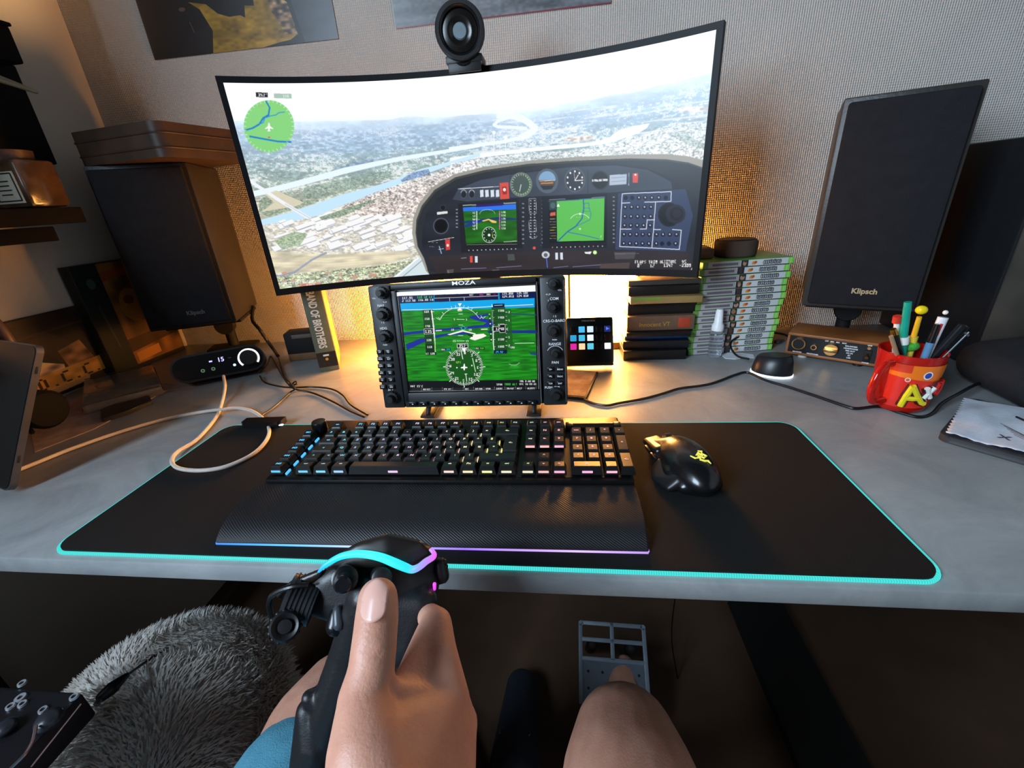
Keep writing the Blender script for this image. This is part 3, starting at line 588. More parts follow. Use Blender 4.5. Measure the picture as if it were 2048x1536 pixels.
for z in (-.001, PW + .001): pass
mb.box((PW - .003, PH / 2, .0065), (.0006, PH * .93, .0004)); mb.box((lx1 + .001, PH / 2, .0065), (.0008, PH * .93, .0004)); mb.build('edge_line', mat('edge_line_grey', (120, 118, 116), .4), ip)
QW, QH = 1300, 1000
def pconv(px, py):
    p = pp(px, py); return (p.x - x0) / (x1 - x0) * QW, (y1 - p.y) / (y1 - y0) * QH
def pfd():
    im = Paint(QW, QH, (12, 14, 16), lambda x, y: pconv(*z6(x, y))); W = (250, 250, 250); N = vnoise(QW, QH, 90, 12, 21) - .5
    im.poly([(345, 190), (1650, 140), (1650, 205), (345, 245)], (255, 255, 255))
    im.poly([(360, 242), (1645, 200), (1645, 262), (365, 305)], (4, 20, 70)); im.poly([(690, 240), (1290, 215), (1290, 275), (690, 292)], (12, 10, 60)); im.poly([(690, 238), (1280, 212), (1280, 235), (690, 262)], (16, 8, 40))
    im.line([(690, 264), (1290, 240)], 3, W); im.line([(835, 258), (837, 290)], 3, W); im.line([(970, 252), (972, 285)], 3, W); im.line([(690, 238), (690, 292)], 8, (0, 150, 210)); im.line([(1292, 214), (1294, 270)], 12, (0, 160, 220))
    im.text(395, 262, '117.95', 20, W, -.03); im.text(535, 254, '110.50 LU', 19, (80, 220, 70), -.03); im.text(395, 288, '2 113.90', 19, W, -.03); im.text(545, 280, '116.80 LU', 19, W, -.03)
    im.text(1325, 222, '133.000', 18, W, -.03); im.text(1460, 216, '134.500', 18, W, -.03); im.text(1325, 249, '124.850', 19, W, -.03); im.text(1460, 243, '124.850', 19, W, -.03)
    im.text(1020, 234, 'DIS', 15, W, -.03); im.text(1115, 231, 'DIS', 15, (240, 60, 220), -.03); im.text(1180, 228, 'BRG', 15, W, -.03); im.text(1245, 225, '--', 12, (240, 60, 220), -.03)
    im.poly([(375, 312), (1625, 262), (1625, 350), (385, 385)], (0, 168, 236))
    im.poly([(390, 382), (1625, 348), (1650, 1022), (450, 1036)], (24, 128, 20), noise=N * .5)
    im.line([(395, 372), (700, 366), (1610, 322)], 5, W); im.line([(1430, 342), (1610, 330)], 4, (200, 80, 90), .7)
    b = (26, 44, 150)
    im.poly([(410, 580), (700, 550), (950, 530), (1150, 510), (1180, 490), (1060, 462), (1010, 440), (1050, 425), (1200, 408), (1200, 425), (1100, 440), (1200, 460), (1280, 490), (1230, 530), (1000, 545), (700, 572), (410, 608)], b)
    im.poly([(430, 690), (560, 640), (700, 608), (840, 585), (960, 570), (1070, 590), (960, 598), (800, 612), (640, 650), (440, 745)], b); im.poly([(1190, 565), (1640, 560), (1640, 588), (1190, 585)], (24, 44, 140)); im.poly([(960, 395), (1400, 400), (1640, 410), (1640, 425), (1300, 412), (960, 402)], (28, 70, 110), .7); im.poly([(1570, 765), (1645, 765), (1645, 795), (1590, 785)], (30, 50, 130), .8)
    # tapes
    im.poly([(585, 372), (680, 368), (712, 770), (615, 775)], (20, 60, 20), .85); im.poly([(612, 690), (712, 690), (714, 790), (615, 795)], (12, 40, 14), .8)
    im.line([(668, 378), (690, 560), (704, 760)], 12, W, .95); im.line([(690, 620), (706, 760)], 9, (110, 220, 60))
    for k, t in enumerate(('160', '150', '140', '130', '120', '110')):
        y = (388, 455, 522, 590, 652, 716)[k]
        if k != 3: im.text(598 + k * 6, y, t, 19, W)
        im.line([(660 + k * 8, y), (690 + k * 3, y)], 4, W)
    im.poly([(598, 548), (680, 545), (684, 592), (600, 596)], (10, 12, 10)); im.line([(598, 548), (680, 545), (684, 592), (600, 596), (598, 548)], 3, W); im.text(608, 572, '135', 26, W)
    im.text(615, 778, 'GS 128', 17, W, -.01)
    im.poly([(1225, 345), (1350, 340), (1372, 770), (1245, 772)], (20, 66, 20), .8); im.poly([(1238, 316), (1345, 312), (1345, 345), (1238, 350)], (8, 20, 60)); im.line([(1250, 330), (1325, 327)], 5, (180, 220, 250)); im.line([(1228, 320), (1232, 345)], 5, W)
    for k, t in enumerate(('1500', '1400', '1300', '1200', '1100', '1000')):
        y = (378, 442, 510, 577, 645, 712)[k]
        if k != 3: im.text(1285, y, t, 18, W)
        for q in range(5): im.line([(1228 + k * 3, y + 13 * q), (1238 + k * 3 + (8 if q == 0 else 0), y + 13 * q)], 3, W)
    im.line([(1238, 520), (1242, 700), (1250, 760)], 7, W); im.poly([(1240, 528), (1300, 525), (1300, 508), (1350, 506), (1355, 580), (1302, 584), (1300, 568), (1240, 570)], (8, 10, 14)); im.line([(1240, 528), (1300, 525), (1300, 508), (1350, 506), (1355, 580), (1302, 584), (1300, 568), (1240, 570), (1240, 528)], 3, W); im.text(1265, 548, '1240', 24, W)
    im.poly([(1245, 745), (1368, 742), (1368, 776), (1246, 778)], (8, 20, 60)); im.text(1264, 762, '29.92', 17, (60, 210, 240))
    im.poly([(1196, 400), (1212, 400), (1230, 665), (1212, 668)], (10, 50, 12), .8)
    for y in (450, 500, 595, 648): im.circ((1210 + (y - 450) * .06, y), 6, 6, W)
    im.circ((1205, 412), 8, 8, (110, 220, 60)); im.poly([(1352, 365), (1405, 362), (1425, 740), (1372, 742)], (22, 84, 22), .7)
    for y, t in ((392, '2'), (468, '1'), (625, '1'), (702, '2')): im.line([(1355, y), (1372, y)], 4, W); im.text(1382, y, t, 19, W)
    for y in (430, 508, 590, 662): im.line([(1358, y), (1366, y)], 3, W)
    im.line([(1375, 540), (1362, 550), (1376, 560)], 4, W); im.text(1388, 720, '-500', 16, W); im.line([(1440, 682), (1620, 678)], 4, W)
    # bank arc, pointer, pitch ladder, flight symbol
    im.circ((930, 560), 210, 212, W, lw=4, a0=213, a1=327); im.line([(712, 445), (745, 465), (765, 430)], 4, W); im.line([(1125, 425), (1145, 452), (1168, 432)], 4, W)
    for a in (-60, -45, -30, -20, -10, 10, 20, 30, 45, 60):
        t = R(a); im.line([(930 + 212 * math.sin(t), 560 - 214 * math.cos(t)), (930 + 232 * math.sin(t), 560 - 236 * math.cos(t))], 4, W)
    im.poly([(930, 342), (912, 312), (948, 310)], W); im.poly([(930, 346), (905, 376), (955, 374)], W); im.line([(912, 382), (950, 380)], 5, W)
    for y, w2, t in ((410, 20, ''), (460, 36, '5'), (512, 20, ''), (610, 22, ''), (660, 36, '15')):
        im.line([(938 - w2, y), (938 + w2, y)], 4, W)
        if t: im.text(938 - w2 - 28 - 8 * (len(t) - 1), y, t, 17, W); im.text(938 + w2 + 12, y, t, 17, W)
    im.text(850, 556, '10', 17, W); im.text(1014, 556, '10', 17, W)
    im.poly([(812, 600), (955, 558), (1075, 590), (1080, 602), (960, 574), (840, 606)], (240, 240, 230)); im.poly([(1020, 640), (1060, 600), (1150, 592), (1180, 612), (1140, 632), (1070, 655)], (250, 248, 235)); im.poly([(990, 590), (1050, 600), (1050, 625), (1010, 612)], (10, 60, 14))
    im.line([(708, 565), (760, 562)], 9, (240, 236, 200)); im.line([(1130, 552), (1186, 550)], 9, (240, 236, 200)); im.circ((962, 541), 17, 17, (70, 220, 130), lw=4); im.line([(930, 530), (962, 560), (998, 530)], 3, (70, 220, 130))
    # compass rose
    im.poly([(452, 1034), (1665, 1018), (1668, 1140), (440, 1140)], (14, 16, 18))
    im.circ((972, 900), 172, 172, (20, 84, 16)); 
    for k in range(72):
        a = R(k * 5 + 3); l = 18 if k % 2 else 28; im.line([(972 + 172 * math.sin(a), 900 - 172 * math.cos(a)), (972 + (172 - l) * math.sin(a), 900 - (172 - l) * math.cos(a))], 5 if k % 6 else 7, W)
    for k, t in enumerate(('N', '3', '6', 'E', '12', '15', 'S', '21', '24', 'W', '30', '33')):
        a = R(k * 30 + 3); im.text(972 + 128 * math.sin(a) - 9 * len(t), 900 - 128 * math.cos(a), t, 24, W)
    for a in (45, 90, 135, 180, 225, 270, 315):
        t = R(a); im.line([(972 + 176 * math.sin(t), 900 - 176 * math.cos(t)), (972 + 194 * math.sin(t), 900 - 194 * math.cos(t))], 7, W)
    im.poly([(905, 688), (1005, 684), (1006, 722), (908, 726)], (20, 24, 20)); im.line([(905, 688), (1005, 684), (1006, 722), (908, 726), (905, 688)], 4, W); im.text(922, 706, "357'", 26, W); im.poly([(950, 728), (990, 726), (972, 775)], W)
    im.line([(940, 740), (958, 828)], 8, (220, 236, 220)); im.line([(1048, 820), (1076, 945)], 8, (190, 226, 170)); im.line([(985, 965), (995, 1035)], 6, W); im.line([(976, 968), (998, 966)], 6, W); im.text(895, 858, 'GPS', 20, (150, 230, 60))
    for x in (903, 1042): im.circ((x, 908 if x < 950 else 888), 7, 7, (230, 240, 230))
    im.poly([(968, 872), (976, 872), (980, 898), (1000, 902), (1000, 912), (980, 912), (976, 932), (966, 932), (962, 914), (940, 914), (940, 904), (962, 898)], W)
    im.poly([(757, 728), (850, 724), (850, 748), (757, 752)], (10, 40, 60)); im.text(760, 740, 'HDG', 15, W); im.text(806, 738, "347'", 15, (60, 210, 240)); im.poly([(1068, 718), (1162, 714), (1162, 740), (1068, 744)], (10, 50, 14)); im.text(1072, 730, 'CRS', 15, W); im.text(1116, 728, "358'", 15, (110, 220, 60))
    im.line([(1388, 872), (1410, 884), (1455, 884), (1485, 862)], 8, (150, 190, 150), .8); im.line([(1395, 900), (1470, 898)], 3, (90, 170, 90))
    # bottom line and soft keys
    im.text(472, 1080, "OAT 15'C", 18, W)
    im.text(1272, 1064, 'XPDR', 17, W); im.text(1345, 1062, '7000 ALT', 18, (60, 220, 60)); im.text(1485, 1034, 'TMR 0:00:00', 16, W); im.text(1485, 1060, 'UTC 16:09:21', 16, W)
    for k in range(12):
        xa = 480 + k * 97; im.poly([(xa, 1098 - k), (xa + 90, 1097 - k), (xa + 91, 1124 - k), (xa + 1, 1126 - k)], (30, 32, 36)); im.line([(xa + 93, 1092 - k), (xa + 94, 1130 - k)], 2, (180, 180, 180))
        if k not in (0, 2, 4): im.text(xa + 12, 1111 - k, ('', 'MAP/HSI', '', 'PFD OPT', '', 'OBS', 'ADF/DME', 'XPDR', 'IDENT', 'TMR/REF', 'NRST', 'ALERTS')[k], 15, W, -.01, wf=.5 if k in (1, 3, 6, 9) else .6)
    im.line([(352, 204), (350, 220), (452, 1128), (1664, 1110), (1640, 150)], 4, (220, 224, 220), .7)
    return im
tag(paint_mesh('display', pfd(), flat((x0, y1, .0006), (x1 - x0, 0, 0), (0, y0 - y1, 0)), painted('display_pixels', .3, 1.0, base=False), ip, ss=2), 'lit green flight display')
LEG = mat('white_legend', (205, 208, 212), .5, emit=(200, 205, 210), es=.25, var=0)
def ptxt(mb, px, py, t, size): p = pp(px, py, .0062); mb.text(t, size, Matrix.Translation((p.x, p.y, .0062)), .0001, .00005)
mb = MB(); q = pp(*z6(968, 120)); mb.text('MOZA', .0082, Matrix.Translation((q.x, q.y, .0041)) @ Matrix.Diagonal((1.55, 1, 1, 1)), .0001, .00008); mb.build('brand_lettering', mat('brand_white', (235, 238, 240), .5, emit=(230, 235, 240), es=.35, var=0), ip, False)
mb = MB()
for x, y, t, s_ in ((193, 332, 'NAV', .0055), (218, 545, 'HDG', .0055), (286, 1117, 'ALT', .0055), (1808, 268, 'COM', .0058), (1752, 285, '1', .004), (1808, 474, 'CRS-O-BARO', .0058), (1812, 432, '1 2', .004), (212, 490, '1 2', .004), (1814, 690, 'RANGE', .0058), (1818, 862, 'PAN', .0058), (1790, 1094, 'PUSH  FMS', .0052), (1752, 228, '<->', .005), (1860, 188, 'VOL', .003), (1742, 122, '<', .004), (130, 265, 'VOL', .003), (232, 300, '<->', .0045), (1812, 650, 'PUSH', .003), (235, 698, 'PUSH', .003)): ptxt(mb, *z6(x, y), t, s_)
mb.build('lettering', LEG, ip, False)
KN = mat('knob_rubber', (18, 18, 20), .5)
def knob(cx, cy, r, label=None):
    p = pp(*z6(cx, cy), .014); mb = MB()
    mb.lathe([(0, .004), (r * 1.12, .004), (r * 1.12, .007), (r, .008), (r * .96, .0135), (r * .6, .0138), (r * .58, .021), (r * .5, .0225), (0, .0225)], (p.x, p.y, 0), (0, 0, 1), 28)
    for k in range(14):
        a = k * math.pi / 7; mb.box((p.x + r * math.cos(a), p.y + r * math.sin(a), .0105), (.0012, .0012, .005))
    mb.build('knob', KN, ip)
for c in ((190, 215, .0085), (205, 415, .0105), (225, 625, .0098), (290, 1195, .0105), (1800, 130, .0075), (1795, 345, .0085), (1800, 565, .009), (1825, 1165, .0105), (1818, 778, .0075)): knob(*c)
mb = MB(); p = pp(*z6(1818, 778)); 
mb.tube([(p.x + .013 * math.cos(R(a)), p.y + .001 + .0125 * math.sin(R(a)), .0062) for a in range(25, 156, 13)], .0004, 5); mb.build('range_arc', LEG, ip)
def button(cx, cy, w, h, t):
    p = pp(*z6(cx, cy)); mb = MB(); mb.box((p.x, p.y, .0065), (w, h, .005), bev=.001)
    mb.mi = 1
    if t == '^': mb.prism([(-.0016, -.0008), (.0016, -.0008), (0, .0012)], (p.x, p.y, .0091), (1, 0, 0), (0, 1, 0), (0, 0, 1), .0002)
    else: mb.text(t, .0034, Matrix.Translation((p.x, p.y, .0091)), .0001, .00005)
    mb.build('button', [BLKS, LEG], ip)
for i, (a, b) in enumerate((('AP', 'FD'), ('HDG', 'ALT'), ('NAV', 'VNV'), ('APR', 'BC'), ('VS', 'UP'), ('FLC', 'DN'))):
    y = 755 + i * 64.5; button(203 + i * 5.6, y, .011, .0075, a); button(282 + i * 5.8, y - 1, .011, .0075, b)
for i, (a, b) in enumerate((('D>', 'MENU'), ('FPL', 'PROC'), ('CLR', 'ENT'))): y = 913 + i * 65; button(1776, y, .010, .0065, a); button(1863, y, .010, .0065, b)
for k in range(12): button(506 + k * 100.3, 1233 - k * 1.1, .0135, .0068, '^')
for s_ in (.075, .255):
    mb = MB(); mb.hull([((s_, .012, -.02), .006), ((s_, -.011, .0), .004)]); mb.hull([((s_, .02, -.035), .008), ((s_ * .98, -.001, -.075), .005)]); mb.box((s_, -.0098, -.035), (.024, .004, .085), Euler((R(7.6), 0, 0)).to_matrix(), bev=.001); mb.build('stand_leg', mat('stand_dark', (34, 28, 26), .5), ip)
# ================================================================ mouse pad
pad = thing('mouse_pad', 'large black mouse pad with a glowing turquoise edge under the keyboard', 'mouse pad')
def rrect(w, h, r, n=10, cx=0, cy=0):
    P = []
    for (sx, sy, a0) in ((1, -1, -90), (1, 1, 0), (-1, 1, 90), (-1, -1, 180)):
        for k in range(n + 1):
            a = R(a0 + 90 * k / n); P.append((cx + sx * (w / 2 - r) + r * math.cos(a), cy + sy * (h / 2 - r) + r * math.sin(a)))
    return P
mb = MB(); mb.prism(rrect(.912, .286, .020, cy=.147), (0, 0, 0), (1, 0, 0), (0, 1, 0), (0, 0, 1), .0046)
mb.build('mat_cloth', mat('pad_cloth', (20, 20, 21), .85, bump=.25, bs=1500, spec=.25), pad)
def strip_mat():
    m = mat('pad_light', (10, 20, 20), .4, emit=(70, 225, 220), es=1.0, var=0); nt = m.node_tree; b = nt.nodes['Principled BSDF']
    tc = nt.nodes.new('ShaderNodeTexCoord'); w = nt.nodes.new('ShaderNodeTexWave'); w.inputs['Scale'].default_value = 140; w.bands_direction = 'X'
    nt.links.new(tc.outputs['Object'], w.inputs['Vector']); mr = nt.nodes.new('ShaderNodeMapRange'); nt.links.new(w.outputs['Fac'], mr.inputs['Value'])
    mr.inputs['To Min'].default_value = .8; mr.inputs['To Max'].default_value = 1.15; nt.links.new(mr.outputs['Result'], b.inputs['Emission Strength']); return m
mb = MB(); mb.tube([(x, y, .0020) for x, y in rrect(.9160, .2900, .022, 8, cy=.147)], .0020, 8, closed=True); mb.build('light_strip', strip_mat(), pad)
lc = thing('lighting_controller', 'small black controller box on the rear left edge of the mouse pad', 'controller', (-.386, .290, .0047), (0, 0, R(3)))
mb = MB(); mb.prism([(-.030, -.011), (.030, -.011), (.034, -.006), (.034, .010), (-.036, .010), (-.036, -.006)], (0, 0, 0), (1, 0, 0), (0, 1, 0), (0, 0, 1), .010); mb.build('case', BLKS, lc, False)
mb = MB(); mb.box((.034, -.008, .0035), (.007, .004, .002), bev=.0005); mb.build('indicator_light', mat('white_led', (220, 240, 255), .4, emit=(190, 225, 255), es=1.5, var=0), lc)
# ================================================================ keyboard
KR = R(.6)
kb = thing('keyboard', 'black mechanical keyboard with lit keys and a media roller', 'keyboard', (-.2625, .1115, .0047), (R(1.6), 0, KR))
mb = MB(); mb.box((.233, .0765, .010), (.466, .153, .018), bev=.004); mb.build('chassis', mat('keyboard_chassis', (20, 19, 19), .35, .3), kb)
mb = MB(); mb.box((.2345, .0665, .0192), (.450, .122, .001)); mb.build('top_plate', mat('keyboard_plate', (12, 11, 11), .4, .3), kb)
def glow(x):   # colour of the key lighting along the keyboard
    S = [(0, (70, 190, 255)), (.08, (110, 220, 250)), (.13, (190, 190, 250)), (.19, (250, 195, 225)), (.25, (255, 225, 190)), (.29, (250, 240, 150)), (.32, (235, 240, 190)), (.36, (255, 180, 180)), (.41, (250, 170, 230)), (.466, (255, 190, 200))]
    for (a, ca), (b, cb) in zip(S, S[1:]):
        if x <= b: t = (x - a) / (b - a); return tuple(p + (q - p) * t for p, q in zip(ca, cb))
    return S[-1][1]
GM = [mat('key_glow_%s' % 'abcdefghijklmno'[i], (90, 90, 90), .4, emit=glow((i + .5) * .466 / 15), es=1.0, var=0) for i in range(15)]
def gmi(x): return GM[min(14, max(0, int(x / .466 * 15)))]
KC = mat('keycap_plastic', (18, 18, 19), .38, bump=.04, bs=1200)
U = .01905; XM = .0150; XA = .0405; XN = XA + 15 * U + .0045; XP = XN + 3 * U + .0045; Y0 = .0155
def rowtilt(r): return (8, 4, 0, -3, -7, -9)[r]
def key(x, y, w, legend, row, h=1, front=False, size=.0052):
    """one keycap with its printed legend; x,y centre, w,h in key units"""
    W_, H_ = w * U - .0015, h * U - .0015; t = .0030; zt = .0315 + (.0006, .0, -.0005, -.0002, .0008, .0016)[row]
    mb = MB(); rot = Matrix.Rotation(R(-rowtilt(row)), 3, 'X'); b = [(-W_ / 2, -H_ / 2), (W_ / 2, -H_ / 2), (W_ / 2, H_ / 2), (-W_ / 2, H_ / 2)]
    lo = [mb.bm.verts.new((p, q, .0225 - zt)) for p, q in b]
    mid = [mb.bm.verts.new(rot @ Vector((p * (1 - t * .75 / (W_ / 2)), q * (1 - t * .6 / (H_ / 2)) + .0006, -.0012))) for p, q in b]
    hi = [mb.bm.verts.new(rot @ Vector((p * (1 - t / (W_ / 2)), q * (1 - t / (H_ / 2)) + .0008, 0))) for p, q in b]
    for A, B in ((lo, mid), (mid, hi)):
        for k in range(4): mb.bm.faces.new((A[k], A[(k + 1) % 4], B[(k + 1) % 4], B[k]))
    mb.bm.faces.new(hi); mb.bm.faces.new(lo[::-1])
    mb.mi = 1; M = Matrix.Rotation(R(-rowtilt(row)), 4, 'X') @ Matrix.Translation((0, .0012, .0002))
    if legend:
        if len(legend) > 2: size *= .62
        mb.text(legend, size, M @ Matrix.Diagonal((1.15, 1, 1, 1)), .00008, .00012)
    if front: mb.box((0, -H_ / 2 + .0003, -.0056), (min(.0125, W_ * .8), .0009, .0030), bev=.0004)
    o = mb.build('keycap', [KC, gmi(x)], kb, smooth=False); o.location = (x, y, zt); return o
def keyrow(x, r, seq, front=False):
    y = Y0 + r * U + (.0015 if r == 5 else 0)
    for it in seq:
        if isinstance(it, (int, float)): x += it * U; continue
        t, w = it if isinstance(it, tuple) else (it, 1)
        key(x + w * U / 2, y, w, t, r, front=front); x += w * U
keyrow(XA, 0, [('ctrl', 1.25), ('win', 1.25), ('alt', 1.25), ('', 6.25), ('alt', 1.25), ('Fn', 1.25), ('=', 1.25), ('ctrl', 1.25)], True)
keyrow(XA, 1, [('^', 1.25), '<', 'W', 'X', 'C', 'V', 'B', 'N', ',', ';', ':', '!', ('o', 2.75)])
keyrow(XA, 2, [('v', 1.75), 'Q', 'S', 'D', 'F', 'G', 'H', 'J', 'K', 'L', 'M', '%', '*'])
keyrow(XA, 3, [('tab', 1.5), 'A', 'Z', 'E', 'R', 'T', 'Y', 'U', 'I', 'O', 'P', '^', '$'])
key(XA + 14.38 * U, Y0 + 2.5 * U, 1.24, '<-', 3, h=2)
keyrow(XA, 4, ['2', '&', 'e', '"', "'", '(', '-', 'e', '_', 'c', 'a', ')', '=', ('<-', 2)])
keyrow(XA, 5, [('esc', 1), .9, 'F1', 'F2', 'F3', 'F4', .55, 'F5', 'F6', 'F7', 'F8', .55, 'F9', 'F10', 'F11', 'F12'])
keyrow(XN, 5, ['prt', 'scr', 'pau']); keyrow(XN, 4, ['ins', 'N', '8']); keyrow(XN, 3, ['sup', 'fin', '9'])
keyrow(XN, 1, [1, '^']); keyrow(XN, 0, ['<', 'v', '>'], True)
for i in range(3):
    mb = MB(); mb.box((0, 0, 0), (.012, .0012, .003), bev=.0004); o = mb.build('light_bar', GM[11 if i < 2 else 12], kb); o.location = (XN + (i + .5) * U, Y0 + 3 * U - U * .52, .0258)
keyrow(XP, 4, ['num', '/', '*', '-']); keyrow(XP, 3, ['7', '8', '9']); keyrow(XP, 2, ['4', '5', '6']); keyrow(XP, 1, ['1', '2', '3']); keyrow(XP, 0, [('0', 2), '.'], True)
key(XP + 3.5 * U, Y0 + 2.5 * U, 1, '+', 3, h=2); key(XP + 3.5 * U, Y0 + .5 * U, 1, '<-', 1, h=2)
for i in range(5): key(XM, Y0 + i * U, .95, 'M%d' % (5 - i), i, front=i == 0)
mb = MB(); mb.lathe([(0, 0), (.0095, 0), (.0095, .002), (.0105, .003), (.0105, .0165), (.0098, .018), (0, .0185)], (0, 0, 0), (0, 0, 1), 30)
for k in range(30): a = k * math.pi / 15; mb.box((.0105 * math.cos(a), .0105 * math.sin(a), .0098), (.0007, .0007, .012), (0, 0, a))
o = mb.build('command_dial', BLKS, kb); o.location = (XM + .004, Y0 + 5 * U + .006, .0192)
mb = MB(); mb.cyl((-.028, 0, 0), (.028, 0, 0), .0052, n=28); mb.mi = 1
for s_ in (-1, 1): mb.box((s_ * .0335, 0, -.001), (.0105, .012, .012), bev=.002)
o = mb.build('media_roller', [mat('roller_metal', (70, 62, 54), .3, .9), BLKS], kb); o.location = (XP + 2 * U - .004, Y0 + 5 * U + .008, .0225)
# light spilling up between the keys: one small lit switch housing per gap
for r in range(5):
    for c in range(14):
        x = XA + (c + 1) * U + (.25, .25, .75, .5, 0)[r] * U * (1 if r else 0) - (.0 if r else 0); 
        if x > XN - .012 or (r == 0 and c > 2 and c < 11) or c % 1: continue
        if (r * 7 + c * 3) % 5 == 4: continue
        mb = MB(); mb.box((0, 0, 0), (.0011, .0085, .0035), bev=.0003); o = mb.build('switch_light', gmi(x), kb, False); o.location = (x, Y0 + r * U + .004, .0225)
for r in range(5):
    mb = MB(); mb.box((0, 0, 0), (.0022, .010, .003), bev=.0003); o = mb.build('switch_light', GM[0], kb, False); o.location = (XM + U * .62, Y0 + r * U - .002, .0212)
# ---- wrist rest
wr_ = thing('wrist_rest', 'long black padded wrist rest with a lit front edge before the keyboard', 'wrist rest', (-.2625, .0185, .0047), (0, 0, KR))
mb = MB(); prof = [(0, .0), (0, .0035), (.0022, .0062), (.012, .0128), (.030, .0170), (.055, .0185), (.078, .0175), (.0895, .0150), (.0905, .0)]
mb.prism(prof, (.0, 0, 0), (0, 1, 0), (0, 0, 1), (1, 0, 0), .466); bmesh.ops.bevel(mb.bm, geom=[e for e in mb.bm.edges if abs(e.verts[0].co.x - e.verts[1].co.x) < 1e-6], offset=.0012, segments=2, affect='EDGES')
def weave():
    m = mat('carbon_leatherette', (24, 24, 27), .5, spec=.4); nt = m.node_tree; b = nt.nodes['Principled BSDF']; tc = nt.nodes.new('ShaderNodeTexCoord')
    w = nt.nodes.new('ShaderNodeTexWave'); w.inputs['Scale'].default_value = 170; w.bands_direction = 'DIAGONAL'; w.inputs['Distortion'].default_value = .4
    nt.links.new(tc.outputs['Object'], w.inputs['Vector']); bp = nt.nodes.new('ShaderNodeBump'); bp.inputs['Strength'].default_value = .45; bp.inputs['Distance'].default_value = .0006
    nt.links.new(w.outputs['Fac'], bp.inputs['Height']); nt.links.new(bp.outputs['Normal'], b.inputs['Normal']); return m
mb.build('cushion', weave(), wr_)
def ramp_emit(name, stops, x0_, x1_, es):
    m = bpy.data.materials.new(name); m.use_nodes = True; nt = m.node_tree; b = nt.nodes['Principled BSDF']; b.inputs['Base Color'].default_value = (.02, .02, .02, 1)
    tc = nt.nodes.new('ShaderNodeTexCoord'); sp = nt.nodes.new('ShaderNodeSeparateXYZ'); mr = nt.nodes.new('ShaderNodeMapRange'); cr = nt.nodes.new('ShaderNodeValToRGB')
    nt.links.new(tc.outputs['Object'], sp.inputs[0]); nt.links.new(sp.outputs['X'], mr.inputs['Value']); mr.inputs['From Min'].default_value = x0_; mr.inputs['From Max'].default_value = x1_
    nt.links.new(mr.outputs['Result'], cr.inputs['Fac']); el = cr.color_ramp.elements
    while len(el) < len(stops): el.new(.5)
    for e, (p_, c_) in zip(el, stops): e.position = p_; e.color = (*srgb(c_), 1)
    nt.links.new(cr.outputs['Color'], b.inputs['Emission Color']); b.inputs['Emission Strength'].default_value = es; return m
mb = MB(); mb.box((.233, .0, .0012), (.465, .0014, .0022)); mb.box((.0, .012, .0012), (.0012, .022, .0018)); mb.box((.466, .012, .0012), (.0012, .022, .0018))
mb.build('light_strip', ramp_emit('rest_light', [(0, (60, 130, 230)), (.18, (90, 190, 250)), (.35, (190, 215, 250)), (.6, (150, 110, 240)), (.85, (215, 180, 250)), (1, (180, 140, 230))], 0, .466, 1.3), wr_, False)
# ================================================================ mouse
ms = thing('mouse', 'black ergonomic mouse with a yellow-green emblem on the mouse pad', 'mouse', (.2685, .163, .0047), (0, 0, R(12)))
mb = MB()
for v in mb.sph((.0025, -.008, .0150), 1, (.0305, .0560, .0265)):
    if v.co.z < .015: v.co.z = .015 + (v.co.z - .015) * .48
mb.hull([((.002, .045, .012), .011), ((-.020, .050, .010), .008), ((.024, .045, .009), .007), ((.0, .0, .022), .0180), ((.001, .02, .019), .0180), ((-.022, -.02, .012), .011), ((.025, -.018, .010), .009), ((.003, -.048, .011), .0115), ((-.018, -.042, .009), .008), ((.021, -.042, .009), .008)], 3)
msb = remeshed(mb, 'shell', mat('mouse_satin', (15, 15, 17), .27, coat=.2), .0016, 16, ms)
mb = MB(); mb.hull([((-.033, .006, .005), .004), ((-.041, -.012, .0042), .0035), ((-.033, -.036, .0048), .0042), ((-.020, -.034, .012), .010), ((-.024, .004, .013), .008)], 2); remeshed(mb, 'thumb_rest', mat('mouse_side', (20, 20, 22), .36), .0014, 16, ms)
mb = MB(); mb.hull([((-.022, .058, .012), .0055), ((-.022, .022, .019), .0065), ((-.007, .058, .014), .006), ((-.008, .020, .0235), .0062)], 2); remeshed(mb, 'left_button', BLKS, .0014, 4, ms)
mb = MB(); mb.hull([((.022, .052, .010), .0055), ((.021, .020, .016), .0065), ((.0105, .058, .013), .006), ((.010, .020, .0225), .0062)], 2); remeshed(mb, 'right_button', BLKS, .0014, 4, ms)
mb = MB(); mb.cyl((-.0034, .045, .0200), (.0044, .045, .0200), .0088, n=28); mb.build('scroll_wheel', mat('wheel_rubber', (30, 28, 28), .3), ms)
for y in (.030, .012): mb = MB(); mb.box((-.0305, y + .004, .0155), (.004, .016, .005), bev=.0015); mb.build('side_button', BLKS, ms)
mb = MB(); mb.tube(smoothpts([(-.016, .022, .0265), (-.021, .004, .0262), (-.0235, -.018, .0225), (-.0225, -.040, .0150)], 6), .0011, 6); mb.build('trim_line', mat('mouse_gloss', (12, 13, 16), .08), ms)
mb = MB()
for P in ([(-.0085, .001), (-.0055, -.0035), (-.002, -.0035), (-.0005, .0005), (.0025, -.001)], [(.0015, .0055), (.0055, .0045), (.0035, .0015), (.007, -.002), (.003, -.0045), (.0, -.0025), (-.0015, -.0065), (.002, -.0085), (.0055, -.0085), (.0065, -.0125)], [(-.003, .0), (.0005, .003), (.003, -.001), (.0055, .0055)]):
    mb.tube([(x * 1.15 + .005, y * 1.15 - .026, .0405 + y * .25 - abs(x) * .12) for x, y in P], [.0007] + [.0013] * (len(P) - 2) + [.0006], 6)
